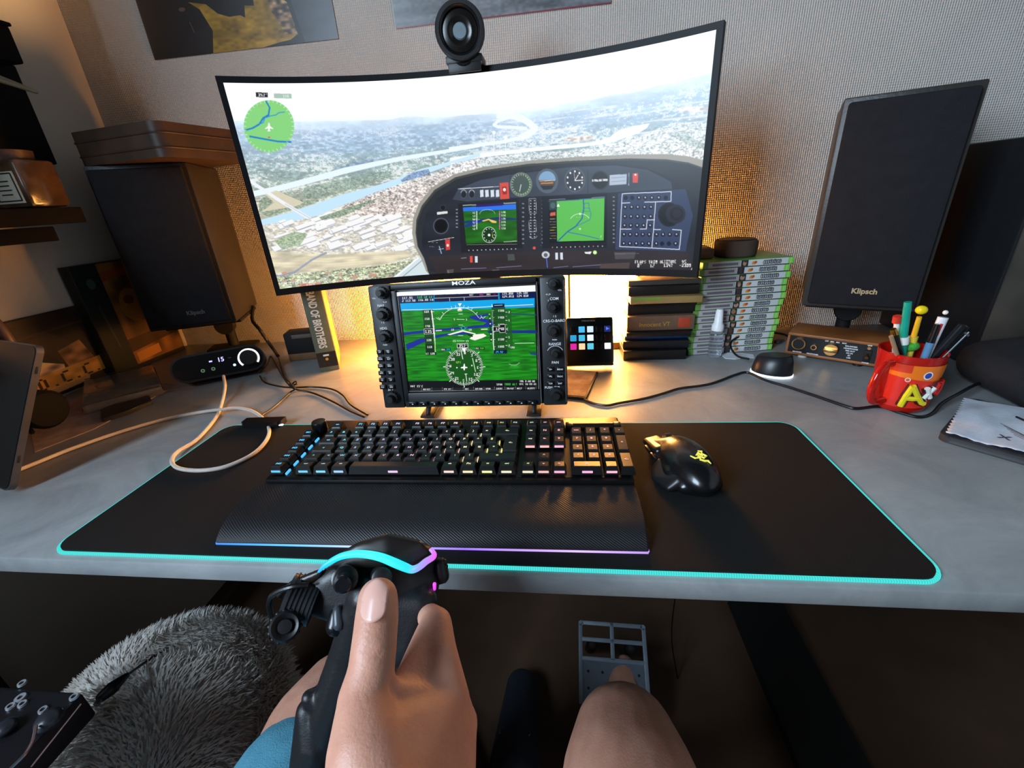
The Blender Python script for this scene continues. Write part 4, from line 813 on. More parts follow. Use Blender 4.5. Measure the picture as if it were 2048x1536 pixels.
mb.build('emblem', mat('emblem_green', (205, 200, 80), .4, emit=(215, 205, 85), es=.55, var=0), ms)
# ================================================================ mouse dock, cables, usb stick, spray, paper
dk = thing('charging_dock', 'small black charging dock with a glowing white base ring', 'dock', (.512, .488, 0), (0, 0, R(-30)))
ell = lambda a, b, n=28, dy=0: [(a * math.cos(2 * math.pi * k / n), dy + b * math.sin(2 * math.pi * k / n)) for k in range(n)]
mb = MB()
rings = [(0.0345, .0235, .0035, 0), (.0345, .0235, .0075, 0), (.032, .021, .020, .002), (.029, .018, .030, .004), (.026, .016, .0325, .005)]
vs = [[mb.bm.verts.new((x, y, z + (x + .03) * (.12 if z > .015 else 0))) for x, y in ell(a, b, dy=dy)] for a, b, z, dy in rings]
for A, B in zip(vs, vs[1:]):
    for k in range(28): mb.bm.faces.new((A[k], A[(k + 1) % 28], B[(k + 1) % 28], B[k]))
mb.bm.faces.new(vs[-1]); mb.bm.faces.new(vs[0][::-1]); mb.build('body', mat('dock_plastic', (24, 26, 30), .35), dk)
mb = MB(); mb.prism(ell(.0355, .0245), (0, 0, 0), (1, 0, 0), (0, 1, 0), (0, 0, 1), .0036); mb.build('light_ring', mat('dock_ring_light', (240, 250, 255), .4, emit=(225, 242, 255), es=2.0, var=0), dk)
def desk_pts(P, z=.0028): return [at(x, y, z=(q[0] if q else z)) for x, y, *q in P]
curve_cable('monitor_cable', desk_pts([(1105, 762), (1140, 778), (1175, 802), (1210, 811), (1240, 806), (1290, 797), (1330, 786), (1360, 777), (1420, 768), (1470, 750), (1495, 745), (1530, 760), (1580, 775), (1640, 795), (1690, 812), (1715, 817), (1760, 813), (1800, 825), (1838, 834), (1864, 827), (1885, 806, .012), (1920, 786, .018), (1950, 770, .018), (1990, 757, .01), (2048, 750, .01)]), .0024, CAB, 'long black cable snaking from the panel past the red mug')
curve_cable('dock_cable', desk_pts([(1498, 718, .012), (1475, 712, .012), (1462, 695, .02), (1466, 680, .03), (1490, 670, .035), (1530, 665, .03), (1565, 668, .02), (1580, 675, .01)]), .0021, CAB, 'short looped black cable behind the charging dock')
us = thing('usb_stick', 'small grey usb stick lying between the game cases and the wooden amplifier', 'usb stick', at(1556, 686, z=.0), (0, 0, R(35)))
mb = MB(); mb.box((0, 0, .004), (.018, .010, .007), bev=.001); mb.build('body', mat('usb_grey', (70, 72, 74), .4), us); mb = MB(); mb.box((.012, 0, .004), (.008, .008, .004)); mb.build('plug', GREY, us)
b0 = at(1428, 712, z=0)
sb = thing('spray_bottle', 'small clear spray bottle with a white cap before the game cases', 'bottle', b0)
mb = MB(); mb.lathe([(0, .001), (.0125, .001), (.0135, .003), (.0135, .046), (.0125, .052), (.0065, .058), (.0065, .064), (0, .064)]); mb.build('bottle_body', mat('clear_plastic', (235, 240, 245), .06, trans=.95, var=0, ior=1.35), sb)
mb = MB(); mb.lathe([(0, .057), (.0118, .057), (.0118, .068), (.0085, .073), (.0072, .096), (.0058, .101), (0, .1015)]); mb.build('cap', mat('cap_white', (228, 230, 232), .4), sb)
mb = MB(); P = [(-.028, -.014), (-.01, -.02), (.012, -.012), (.028, -.016), (.034, .004), (.012, .016), (-.012, .02), (-.03, .008)]
mb.prism(P, (0, 0, 0), (1, 0, 0), (0, 1, 0), (0, 0, 1), .0012); tag(mb.build('paper_scrap', mat('scrap_white', (205, 208, 214), .8, bump=.4, bs=120), loc=at(1474, 712, z=.0002)), 'crumpled white paper scrap between spray bottle and charging dock', 'paper')
# ================================================================ lamp behind the monitor
lp = thing('table_lamp', 'glowing warm square paper lamp behind the monitor stand', 'lamp', (.212, .700, 0))
mb = MB(); mb.box((0, 0, .111), (.142, .096, .190), bev=.006); mb.build('lamp_shade', mat('lit_paper_shade', (255, 236, 200), .9, emit=(255, 172, 84), es=82, var=0), lp)
mb = MB(); mb.box((0, 0, .008), (.150, .104, .016), bev=.002); mb.box((0, 0, .210), (.156, .110, .008), bev=.002)
for sx in (-1, 1):
    for sy in (-1, 1): mb.box((sx * .0735, sy * .050, .11), (.004, .004, .20))
mb.build('lamp_frame', mat('lamp_frame_wood', (120, 80, 45), .5), lp)
lq = thing('table_lamp', 'assumed second small warm lamp, hidden behind the instrument panel and monitor', 'lamp', (-.215, .695, 0))  # unseen lamp, assumed from the warm glow and shadows on the left
mb = MB(); mb.box((0, 0, .082), (.105, .085, .132), bev=.006); mb.build('lamp_shade', mat('assumed_lamp_shade', (255, 236, 200), .9, emit=(255, 172, 84), es=88, var=0), lq)
mb = MB(); mb.box((0, 0, .007), (.112, .092, .014), bev=.002); mb.box((0, 0, .151), (.116, .096, .006), bev=.002); mb.build('lamp_frame', mat('lamp_frame_wood', ()), lq)
# ================================================================ key pad with small screens
sd = thing('stream_keypad', 'small black keypad with coloured icon keys in front of the lamp', 'keypad', (.1785, .545, 0)); 
SM = frame((.130, .522, .014), (.0945, 0, 0), (0, .045, .0905)); sd.matrix_world = SM
mb = MB(); mb.box((.047, .048, -.008), (.096, .098, .016), bev=.005); mb.build('case', BLKS, sd)
mb = MB(); mb.box((.047, -.001, -.010), (.094, .004, .018), bev=.001); mb.hull([((.01, .05, -.016), .003), ((.01, .017, -.050), .002)]); mb.hull([((.084, .05, -.016), .003), ((.084, .017, -.050), .002)]); mb.build('stand', BLK, sd)
icons = [[(20, 20, 24)] * 1 + [(70, 170, 220), (190, 215, 230), (24, 20, 20), (30, 40, 90)], [(40, 150, 200), (60, 175, 215), (220, 232, 240), (28, 22, 20), (60, 30, 20)], [(200, 40, 150), (240, 205, 160), (90, 190, 215), (30, 22, 20), (235, 235, 245)]]
for r in range(3):
    for c in range(5):
        p = (.014 + c * .0172, .071 - r * .0175, .0006); cl = icons[r][c]; e = sum(cl) > 150
        mb = MB(); mb.box(p, (.0125, .0125, .002), bev=.0008)
        tag(mb.build('icon_key', mat('icon_%d_%d_%d' % cl, cl, .3, emit=cl if e else None, es=1.1, var=0), sd), 'lit icon key' if e else None)
mb = MB(); mb.prism([(-.003, -.003), (.004, 0), (-.003, .004)], (.083, .071, .0018), (1, 0, 0), (0, 1, 0), (0, 0, 1), .0002); mb.build('play_icon', mat('play_blue', (90, 110, 240), .4, emit=(90, 110, 240), es=1, var=0), sd, False)
mb = MB(); mb.text('STREAM DECK', .0042, Matrix.Translation((.045, .0885, .0004)), .0001, .0001); mb.build('lettering', mat('dim_legend', (150, 140, 135), .5, var=0), sd, False)
nb = thing('notepad', 'thin sketch-covered pad lying on the desk right of the instrument panel', 'notepad', (.1355, .45, 0), (0, 0, R(-14)))
mb = MB(); mb.box((0, 0, .003), (.085, .125, .006), bev=.0015); mb.build('cover', mat('pad_cover', (46, 42, 42), .5), nb)
mb = MB(); mb.box((0, 0, .0064), (.078, .118, .0008)); mb.build('page', mat('sketch_page', (176, 160, 146), .8, col2=(128, 96, 84), vs=40), nb)
# ================================================================ film cases stacked right of the lamp
zc = 0; FK = 1.075
films = [(.020, (20, 18, 20), 'dark disc case at the very bottom of the stack', .250, .378), (.016, (22, 24, 30), 'black disc case under the blue one', .250, .385), (.0115, (40, 66, 130), 'blue disc case near the bottom of the stack', .2545, .386), (.0095, (16, 14, 14), 'thin black disc case above the blue one', .2545, .384),
         (.029, (108, 84, 66), 'brown box with a gold script title and a red patch', .256, .392), (.026, (26, 22, 21), 'thick dark box above the brown script box', .258, .395), (.0135, (150, 122, 74), 'tan disc case with a green strip, third from the top', .2595, .399), (.017, (30, 26, 25), 'dark disc case, second from the top', .256, .395), (.010, (96, 88, 82), 'grey disc case, topmost under the monitor edge', .258, .405)]
for i, (h, c, lab, xa, xb) in enumerate(films):
    h *= FK
    o = thing('film_case', lab + ' right of the lamp', 'disc case', ((xa + xb) / 2, .585 + .012 * (i % 3), zc), (0, 0, R(random.uniform(-1.5, 3))), 'film cases stacked right of the lamp')
    w = xb - xa; mb = MB(); mb.box((0, .05, h / 2), (w, .125, h - .0006), bev=.0012); mb.build('case', mat('case_%d_%d_%d' % c, c, .4), o)
    if i == 4:
        mb = MB(); mb.box((.047, -.0128, h / 2), (.024, .0006, h * .66), bev=.0002); mb.build('red_patch', mat('patch_red', (170, 62, 40), .5), o)
        mb = MB(); mb.text('Innocent VT', .0125, Matrix.Translation((-.012, -.0130, h * .42)) @ Matrix.Rotation(R(90), 4, 'X'), .0001, .0001); mb.build('spine_title', mat('gold_print', (205, 160, 70), .4, .4), o, False)
    if i == 6:
        mb = MB(); mb.box((-.038, -.0128, h * .72), (.055, .0006, h * .35)); mb.build('green_strip', mat('strip_green', (110, 150, 60), .5), o)
    if i == 2:
        mb = MB(); mb.box((0, -.0128, h / 2), (w * .8, .0005, h * .4)); mb.build('spine_band', mat('band_blue', (62, 92, 160), .5), o)
    zc += h
# ================================================================ game cases (white spines, green ends)
gx0, gx1 = Vector((.392, .5945, 0)), Vector((.5705, .6190, 0)); gd = (gx1 - gx0); GW = gd.length; gang = math.atan2(gd.y, gd.x)
def spine_picture(k):
    rr = random.Random(k); im = Paint(360, 26, (206, 208, 208))
    im.poly([(0, 0), (22, 0), (22, 26), (0, 26)], (96, 142, 64)); im.poly([(338, 0), (360, 0), (360, 26), (338, 26)], (132, 208, 84)); im.line([(349, 3), (349, 23)], 2, (220, 240, 200), .7)
    im.poly([(22, 2), (150, 2), (150, 24), (22, 24)], (166, 162, 164)); im.poly([(38, 8), (140, 8), (140, 17), (38, 17)], (92, 88, 96))
    for q in range(14): im.line([(42 + q * 7, 9), (42 + q * 7, 16)], 1.6, (150, 148, 152), .6)
    c = rr.choice([(96, 60, 48), (60, 52, 58), (150, 110, 84)]); im.poly([(152, 1), (180, 1), (180, 25), (152, 25)], (40, 36, 44))
    im.circ((166, 13), 8 + rr.uniform(-2, 2), 9, (180, 140, 116) if k % 3 else c); im.circ((160 + rr.uniform(0, 10), 6), 6, 4, c)
    im.circ((204, 13), 9, 6, (206, 120, 44)); im.circ((210, 11), 5, 5, (170, 84, 30)); im.circ((198, 16), 4, 4, (222, 150, 60))
    x = 244
    for q in range(9): w = rr.uniform(6, 9); im.circ((x, 13 + rr.uniform(-1, 1)), w * .52, 7.5, (66, 68, 74), lw=2.6); im.line([(x, 6), (x + 2, 20)], 2.2, (66, 68, 74)); x += w
    im.line([(0, .5), (360, .5)], 2, (70, 74, 74)); im.line([(0, 25.5), (360, 25.5)], 2, (70, 74, 74)); return im
ords = ['bottom', 'second from the bottom', 'third from the bottom', 'fourth from the bottom', 'fifth from the bottom', 'sixth from the bottom', 'seventh from the bottom', 'seventh from the top', 'sixth from the top', 'fifth from the top', 'fourth from the top', 'third from the top', 'second from the top', 'top']
PRN = painted('printed_card', .45)
GZ = 14 * .01385
for i in range(14):
    j = random.uniform(-.003, .003) + (i * .0006)
    base = gx0 + gd / 2 + Vector((j - .003, 0, i * .01385))
    o = thing('game_case', 'white-spined game case with green ends, %s of the tall stack' % ords[i], 'game case', base, (0, 0, gang), 'white-spined game cases in the tall stack')
    mb = MB(); mb.box((0, .068, .0069), (GW, .135, .0134), bev=.0016); mb.build('case', mat('case_green', (92, 150, 58), .35, trans=.0), o)
    paint_mesh('spine_label', spine_picture(i), flat((-GW / 2, -.0001, .0132), (GW, 0, 0), (0, 0, -.0126), 0), PRN, o)
sp_ = at(1472, 505, y=.66)
rs = thing('round_speaker', 'small round brown speaker on top of the game case stack', 'speaker', (sp_.x, .668, GZ + .0005))
mb = MB(); mb.lathe([(0, 0), (.0385, 0), (.041, .003), (.041, .028), (.038, .032), (0, .033)], n=40); mb.build('fabric_body', mat('brown_mesh', (86, 70, 60), .8, bump=.4, bs=1200), rs)
mb = MB(); mb.lathe([(0, .0328), (.034, .0328), (.034, .0338), (0, .0338)], n=40); mb.build('top_cap', BLK, rs)
mb = MB(); mb.box((0, 0, .010), (.10, .07, .020), bev=.003); tag(mb.build('flat_box', mat('brown_box', (120, 84, 58), .6), loc=(sp_.x - .10, .672, GZ + .0005)), 'low brown box left of the round speaker on the game cases', 'box')
# ================================================================ speakers
def speaker(name, label, origin, u, w=.176, h=.334, dep=.24, logo='Klipsch', logocol=(214, 190, 150), lx=.52):
    M = frame(origin, u, (0, 0, 1)); t = thing(name, label, 'speaker'); t.matrix_world = M
    mb = MB(); mb.box((w / 2, h / 2, -dep / 2), (w, h, dep), bev=.003); mb.build('cabinet', mat('black_ash_vinyl', (44, 40, 38), .42, bump=.2, bs=200), t)
    mb = MB(); mb.box((w / 2, h / 2, .006), (w - .014, h - .016, .014), bev=.004); mb.build('grille', mat('grille_cloth', (38, 38, 41), .95, bump=.7, bs=1500, spec=.1), t); gr_ = t.children[-1]
    mb = MB(); mb.text(logo, .0125, Matrix.Translation((w * lx, .034, .0133)), .0004, .0004); mb.build('logo', mat('logo_%d' % logocol[0], logocol, .3, .5), gr_, False); return t
speaker('bookshelf_speaker', 'black bookshelf speaker on the right with a copper logo', (.5736, .550, .1125), (.148, -.0722, 0), w=.166)
speaker('bookshelf_speaker', 'dark bookshelf speaker on the left under the wooden box', (-.797, .535, .1080), (.166, .068, 0), logocol=(110, 106, 104), lx=.6)
def spk_stand(label, c, yaw, z, flip=1, brace=-.003):
    t = thing('speaker_stand', label, 'stand', (c[0], c[1], 0), (0, 0, yaw))
    mb = MB(); mb.box((0, .04, z - .005), (.16, .15, .008), bev=.002); mb.build('top_plate', BLKM, t)
    mb = MB(); mb.box((0, .115, .004), (.12, .06, .008), bev=.002); mb.build('base_plate', BLKM, t)
    mb = MB(); mb.cyl((0, .115, .007), (0, .115, z - .008), .013); mb.build('column', BLKM, t)
    mb = MB(); mb.lathe([(0, -.012), (.022, -.012), (.024, -.009), (.024, .009), (.022, .012), (0, .012)], (0, .095, z - .038), (0, 1, 0)); mb.build('joint', BLKM, t)
    return t
spk_stand('low black stand under the right speaker', (.683, .575), R(-26), .1110)
spk_stand('low black stand under the left speaker', (-.74, .640), R(22.3), .1065)
# ================================================================ wooden amplifier under the right speaker
am = thing('amplifier', 'small wood-cased amplifier with a black front and copper knob', 'amplifier', (.5762, .5815, .0), (0, 0, R(-35.5)))
AWD = .158; AD = .085; AH = .044
WD = mat('walnut_veneer', (120, 70, 34), .4, col2=(164, 100, 52), vs=14)
mb = MB(); mb.box((AWD / 2, AD / 2, .006 + .0025), (AWD, AD, .005), bev=.0008); mb.box((AWD / 2, AD / 2, .006 + AH - .0025), (AWD, AD, .005), bev=.0008); mb.box((.002, AD / 2, .006 + AH / 2), (.004, AD, AH - .01)); mb.box((AWD - .002, AD / 2, .006 + AH / 2), (.004, AD, AH - .01)); mb.build('wood_case', WD, am)
mb = MB(); mb.box((AWD / 2, AD / 2 - .0005, .006 + AH / 2), (AWD - .008, AD - .002, AH - .010)); mb.build('front_panel', mat('amp_black', (16, 15, 16), .35), am)
for x in (.03, .12):
    mb = MB(); mb.cyl((x, .012, 0), (x, .012, .0062), .008); mb.build('foot', WHT if x < .05 else BLK, am)
COP = mat('copper_knob', (206, 150, 92), .25, 1)
fz = .006 + AH / 2
mb = MB(); mb.lathe([(.0098, -.001), (.0098, .003), (.0118, .003), (.0122, -.001)], (.021, -.0008, fz + .002), (0, -1, 0)); mb.mi = 1; mb.lathe([(0, .0015), (.0095, .0015), (.0095, -.001)], (.021, -.0008, fz + .002), (0, -1, 0)); mb.build('large_jack', [COP, BLKM], am)
mb = MB(); mb.lathe([(.003, .0005), (.0035, .003), (.0052, .003), (.0055, -.001)], (.047, -.0008, fz - .001), (0, -1, 0)); mb.build('small_jack', COP, am)
mb = MB(); mb.lathe([(.0118, -.001), (.0118, .006), (.011, .007), (0, .007)], (.075, -.0008, fz), (0, -1, 0)); mb.box((.075, -.0105, fz), (.0235, .009, .0065), Matrix.Identity(3), bev=.0015)
kn = mb.build('volume_knob', COP, am)
for x, nm in ((.131, 'toggle_switch'), (.1485, 'toggle_switch')):
    mb = MB(); mb.box((x, -.0012, fz - .004), (.011, .002, .022), bev=.0008); mb.mi = 1; mb.cyl((x, -.001, fz), (x, -.012, fz - .004), .0022, .0028); mb.build(nm, [BLKM, COP], am)
mb = MB(); mb.cyl((.131, -.0008, fz + .0115), (.131, -.0022, fz + .0115), .0028); mb.build('indicator_lamp', COP, am)
mb = MB()
def amt(t, x, z, s_): mb.text(t, s_, Matrix.Translation((x, -.0004, z)) @ Matrix.Rotation(R(90), 4, 'X'), .0001, .0001)
for x, t in ((.0655, 'OFF'), (.074, 'MIN'), (.083, 'MID'), (.093, 'MAX')): amt(t, x, fz + .0145, .0032)
for k, t in enumerate(('BALANCED', 'HEADPHONE', 'PRE OUT', 'DC IN', 'BT', 'USB')): amt(t, .1045, fz + .010 - k * .0045, .0036)
amt('BALANCED', .021, fz - .0155, .0030); amt('HEADPHONES', .047, fz - .0155, .0030); amt('LINE', .131, fz + .0165, .0032); amt('ALT', .1485, fz + .0165, .0032); amt('POWER', .131, fz - .0175, .003)
mb.build('lettering', LEG, am, False)
# ================================================================ red mug with pens
mc = at(1812, 800, z=0); 
mug = thing('plastic_mug', 'red and orange plastic mug with raised letters holding pens', 'mug', (.638, .352, .0), (0, 0, 0))
rc = at(1840, 697, z=.092); print('mug', mc, rc)
MH = .092; RB, RT = .034, .0405
RED = mat('translucent_red', (196, 28, 18), .12, trans=.25, var=0)
def ring_(z): return RB + (RT - RB) * z / MH
mb = MB(); mb.lathe([(0, .002), (RB - .003, .002), (RB, .005), (RB + .001, .012), (ring_(.08), .080), (RT, MH), (RT - .0025, MH), (ring_(.08) - .0025, .080), (RB - .002, .007), (0, .006)], n=56); mb.build('cup', RED, mug)
mb = MB(); mb.tube(smoothpts([(-.034, -.018, .018), (-.056, -.030, .022), (-.066, -.035, .042), (-.062, -.033, .066), (-.050, -.026, .078), (-.036, -.018, .078)], 6), .0052, 10); mb.build('handle', RED, mug)
def ringpic():
    im = Paint(700, 330, (222, 42, 26))
    im.poly([(0, 0), (700, 0), (700, 150), (0, 90)], (240, 118, 24)); im.poly([(0, 0), (130, 0), (130, 60), (0, 60)], (214, 56, 26))
    def dot(x, y, r, c): im.circ((x, y), r * 1.35, r * 1.35, (240, 236, 230)); im.circ((x, y), r, r, c)
    dot(230, 70, 22, (50, 60, 160)); dot(120, 110, 12, (220, 90, 60)); dot(290, 286, 17, (70, 150, 180)); dot(420, 260, 20, (240, 236, 230)); dot(560, 60, 24, (250, 210, 50)); dot(520, 280, 16, (50, 60, 160))
    im.circ((405, 60), 36, 44, (240, 190, 60), lw=12); return im
def ringsurf(U, V):
    a = R(205) + U * R(200); z = .080 - V * .068; r = RB + (RT - RB) * z / MH + .0012
    return r * np.cos(a), r * np.sin(a), z
paint_mesh('printed_sleeve', ringpic(), ringsurf, painted('sleeve_print', .3), mug, ss=2)
def on_mug(a, z, r=0): q = ring_(z) + .0016 + r; return Vector((q * math.cos(R(a)), q * math.sin(R(a)), z))
def raised(name, strokes, col, rad, out):
    mb = MB()
    for P in strokes: mb.tube([on_mug(a, z) for a, z in P], rad + .0018, 8)
    mb.build(name + '_outline', out, mug)
    mb = MB()
    for P in strokes: mb.tube([on_mug(a, z, .0030) for a, z in P], rad, 8)
    mb.build(name, col, mug)
OUT = mat('letter_outline', (70, 20, 20), .5); YEL = mat('letter_yellow', (226, 208, 36), .4); LW = mat('letter_white', (226, 226, 220), .4)
raised('raised_letter', [[(240, .016), (244, .034), (249, .050)], [(249, .050), (260, .036), (272, .024), (279, .022)], [(243, .030), (254, .030), (264, .031)]], YEL, .0042, OUT)
raised('raised_letter', [[(274, .047), (287, .031)], [(288, .048), (273, .031)]], LW, .0036, OUT)
raised('raised_letter', [[(292, .040), (296, .053), (304, .056), (308, .043), (301, .035), (292, .040)]], mat('letter_red', (200, 30, 24), .4), .0032, OUT)
def pen_pt(px, py, z, dy=0):
    """point above the mug seen at a pixel, on the mug's own depth plane"""
    return at(px, py, y=.349 + dy) - Vector(mug.location)
ML = Vector(mug.location)
def pen(name, label, tip_px, dy, base, parts, sc=1):
    """tip seen at tip_px; base = (x,y) on the mug floor; parts = [(part, material, t0, t1, r0, r1)] along the pen"""
    A = Vector((base[0], base[1], .009)); B = pen_pt(*tip_px, 0, dy); t = thing(name, label, 'pen', ML + A, group='pens in the red mug')
    for pn, m, a, b, r0, r1 in parts:
        mb = MB(); mb.cyl((B - A) * a, (B - A) * b, r0, r1, 16); mb.build(pn, m, t)
    return t, B - A
P_ = mat
pen('highlighter', 'teal marker with a white collar and a square cap, tallest in the mug', (1816, 604), .0, (-.006, -.004), [('barrel', P_('teal_pen', (22, 132, 108), .35), .0, .60, .0062, .0066), ('collar', LW, .60, .67, .0075, .0072), ('cap', P_('teal_cap', (20, 150, 128), .35), .67, 1.0, .0052, .0046)])
t, d = pen('novelty_pen', 'yellow pen topped with a yellow ball', (1843, 620), .004, (.002, .006), [('barrel', P_('yellow_clear', (214, 186, 60), .3), .0, .72, .0050, .0056), ('neck', P_('yellow_neck', (226, 172, 30), .35), .72, .93, .0036, .0030)])
mb = MB(); mb.sph(d, .0066, (1.1, 1, .95)); mb.build('ball', P_('yellow_ball', (240, 206, 10), .35), t)
mb = MB(); mb.sph((-.004, .0, .103 - .009), .0105, (1.5, 1, .8)); tag(mb.build('green_ball', P_('green_bubbly', (90, 190, 70), .3, col2=(60, 160, 50), vs=300, bump=.6, bs=300), loc=ML + Vector((-.002, .004, .002))), 'green bubbly toy top poking out among the pens', 'toy', 'pens in the red mug')
pen('pen', 'clear blue pen with a black cap, middle of the mug', (1875, 648), -.006, (.006, -.012), [('barrel', P_('clear_blue', (96, 140, 176), .2), .0, .78, .0045, .0048), ('cap', BLKS, .78, 1.0, .0050, .0036)])
t, d = pen('ballpoint_pen', 'white four-colour ballpoint with a red slider', (1891, 625), .002, (.008, -.006), [('barrel', P_('pen_white', (222, 222, 226), .3), .0, .95, .0048, .0062)])
mb = MB(); mb.sph(d, .0032); mb.build('end_loop', LW, t); mb = MB(); q = d.normalized(); mb.box(d * .83 + Vector((-.003, -.0055, 0)), (.0035, .002, .018), q.to_track_quat('Z', 'Y').to_matrix(), bev=.0006); mb.build('red_slider', P_('slider_red', (214, 36, 44), .35), t)
pen('pen', 'thick black pen leaning right, nearest the camera', (1925, 650), -.012, (.004, .008), [('barrel', BLKS, .0, .62, .0046, .0052), ('cap', P_('pen_black_cap', (26, 27, 29), .25), .62, 1.0, .0056, .0052)])
pen('pen', 'black pen leaning right behind the thick black one', (1934, 652), .006, (.006, .014), [('barrel', BLK, .0, 1.0, .0044, .0046)])
t, d = pen('stylus', 'thin grey stylus with a clip leaning furthest right', (1938, 664), -.018, (.0, -.004), [('shaft', GREY, .0, 1.0, .0014, .0014)])
mb = MB(); mb.box(d * .97, (.008, .002, .003), Euler((0, R(40), 0)).to_matrix(), bev=.0005); mb.build('clip', GREY, t)
pen('pen', 'black pen with a gold tip leaning left', (1786, 658), -.008, (.014, -.010), [('barrel', BLKS, .0, .93, .0046, .0050), ('gold_end', P_('gold_tip', (190, 140, 60), .25, 1), .93, 1.0, .005, .0038)])
pen('toy_pen', 'white and red topped pen beside the teal marker', (1795, 632), .006, (.0, .012), [('barrel', LW, .0, .93, .0034, .0036), ('red_top', P_('top_red', (196, 52, 36), .4), .93, 1.0, .0062, .0052)])
pen('pencil', 'thin brown pencil leaning left in the mug', (1782, 672), -.016, (.012, -.016), [('shaft', P_('pencil_brown', (150, 120, 90), .5), .0, 1.0, .0028, .0028)])
# ================================================================ cloth, earpiece, tablet case, tower, bag on the right
tb = thing('tablet_case', 'flat dark tablet case under the white cleaning cloth', 'tablet', (0, 0, 0))
A_, B_ = at(1872, 880, z=0), at(2062, 935, z=0); uu = (B_ - A_).normalized(); TBM = frame(A_, uu, (0, 1, 0)); tb.matrix_world = TBM
mb = MB(); mb.prism(rrect(.26, .165, .012, cx=.13, cy=.0825), (0, 0, .0), (1, 0, 0), (0, 1, 0), (0, 0, 1), .0095); bmesh.ops.bevel(mb.bm, geom=mb.bm.edges[:], offset=.002, segments=2, affect='EDGES'); mb.build('case', mat('dark_case', (46, 48, 52), .45), tb)
mb = MB(); n = 60; rr = random.Random(5); H_ = lambda x, y: .0108 + .010 * math.exp(-((x - .085) ** 2 / .0016 + (y - .11) ** 2 / .006)) + .006 * math.exp(-((x - .02) ** 2 / .0004 + (y - .08) ** 2 / .003)) + .0012 * math.sin(x * 120) * math.sin(y * 70 + 1)
g = {}
for i in range(46):
    for j in range(46):
        u_, v_ = i / 45, j / 45; e = .0012 * (math.sin(v_ * 190) if i in (0, 45) else 0); f = .0012 * (math.sin(u_ * 190) if j in (0, 45) else 0)
        x = .006 + .175 * u_ - .010 * v_ + e; y = .006 + .150 * v_ + .010 * u_ + f; g[i, j] = mb.bm.verts.new((x, y, H_(x, y)))
for i in range(45):
    for j in range(45): mb.bm.faces.new((g[i, j], g[i + 1, j], g[i + 1, j + 1], g[i, j + 1]))
cl = thing('cleaning_cloth', 'white zigzag-edged cleaning cloth on the dark tablet case', 'cloth'); cl.matrix_world = TBM
o = mb.build('cloth', mat('microfibre', (196, 204, 216), .85, bump=.3, bs=500), cl); md = o.modifiers.new('s', 'SOLIDIFY'); md.thickness = .0007; md.offset = 1
mb = MB()
for k in range(5): mb.tube([(.045 + .004 * k, .075 - k * .006, H_(.045 + .004 * k, .075 - k * .006) + .0008), (.072 + .004 * k, .052 - k * .005, H_(.072 + .004 * k, .052 - k * .005) + .0008)], .0003, 4)
mb.text('X', .016, Matrix.Translation((.055, .035, H_(.055, .035) + .001)), .0002, .0002); mb.build('printed_marks', mat('print_grey', (70, 76, 86), .6), cl, False)
ep = thing('earpiece', 'thin black corded earpiece lying across the white cloth', 'earpiece'); ep.matrix_world = TBM
c3 = lambda P: [Vector((x, y, H_(x, y) + .0034)) for x, y in P]
mb = MB(); mb.tube(smoothpts(c3([(.055, .10), (.068, .085), (.09, .07), (.115, .062), (.14, .058)]), 6), .0013, 6); mb.build('cord', CAB, ep)
mb = MB(); mb.hull([((.14, .058, .0155), .003), ((.165, .060, .0175), .0045), ((.180, .062, .0175), .0035)]); mb.build('earpiece_body', BLKM, ep)
mb = MB(); mb.tube(smoothpts([p + Vector((0, 0, .0008)) for p in c3([(.07, .11), (.10, .12), (.13, .10), (.14, .075)])], 6), .0006, 5); mb.build('thin_wire', CAB, ep)
tw = thing('computer_tower', 'dark computer tower with a smoky glass side at the right edge', 'computer', (.98, .635, 0), (0, 0, R(-6)))
mb = MB(); mb.box((.0, 0, .187), (.23, .30, .372), bev=.004); mb.build('chassis', mat('tower_black', (26, 26, 28), .4), tw)
mb = MB(); mb.box((.0, -.152, .19), (.222, .004, .355), bev=.001); mb.build('glass_front', mat('smoky_glass', (44, 42, 40), .22, col2=(84, 76, 68), vs=7), tw)
bg = thing('headset_bag', 'black soft pouch on the desk behind the red mug', 'pouch', (.86, .385, .0))
mb = MB(); mb.hull([((-.05, -.06, .03), .03), ((.08, -.06, .03), .03), ((-.05, .04, .04), .035), ((.09, .05, .045), .04)], 3); mb.build('pouch', mat('pouch_cloth', (24, 24, 28), .8, bump=.5, bs=150), bg)
mb = MB(); mb.box((.06, -.062, .064), (.045, .004, .010), Euler((R(-40), 0, R(-12))).to_matrix(), bev=.001); mb.build('zip_pull', GREY, bg)
# ================================================================ wooden box on the left speaker
bx = thing('wooden_box', 'dark brown wooden box with rounded corners on top of the left speaker', 'box'); BM = frame((-.821, .550, .4425), (.231, -.045, 0), (0, .045, .231)); bx.matrix_world = BM
bx.matrix_world = frame((-.821, .550, .4425), (.231, -.045, 0), (.045, .231, 0))
mb = MB(); mb.prism(rrect(.235, .215, .022, cx=.1175, cy=.1085), (0, 0, 0), (1, 0, 0), (0, 1, 0), (0, 0, 1), .058); mb.build('body', mat('dark_oak', (40, 28, 20), .55, col2=(66, 44, 29), vs=18), bx)
mb = MB()
for z in (.016, .040): mb.tube([(x, y, z) for x, y in rrect(.2362, .2162, .0226, cx=.1175, cy=.1085)], .0016, 6, closed=True)
mb.build('ridge', mat('dark_oak', ()), bx)
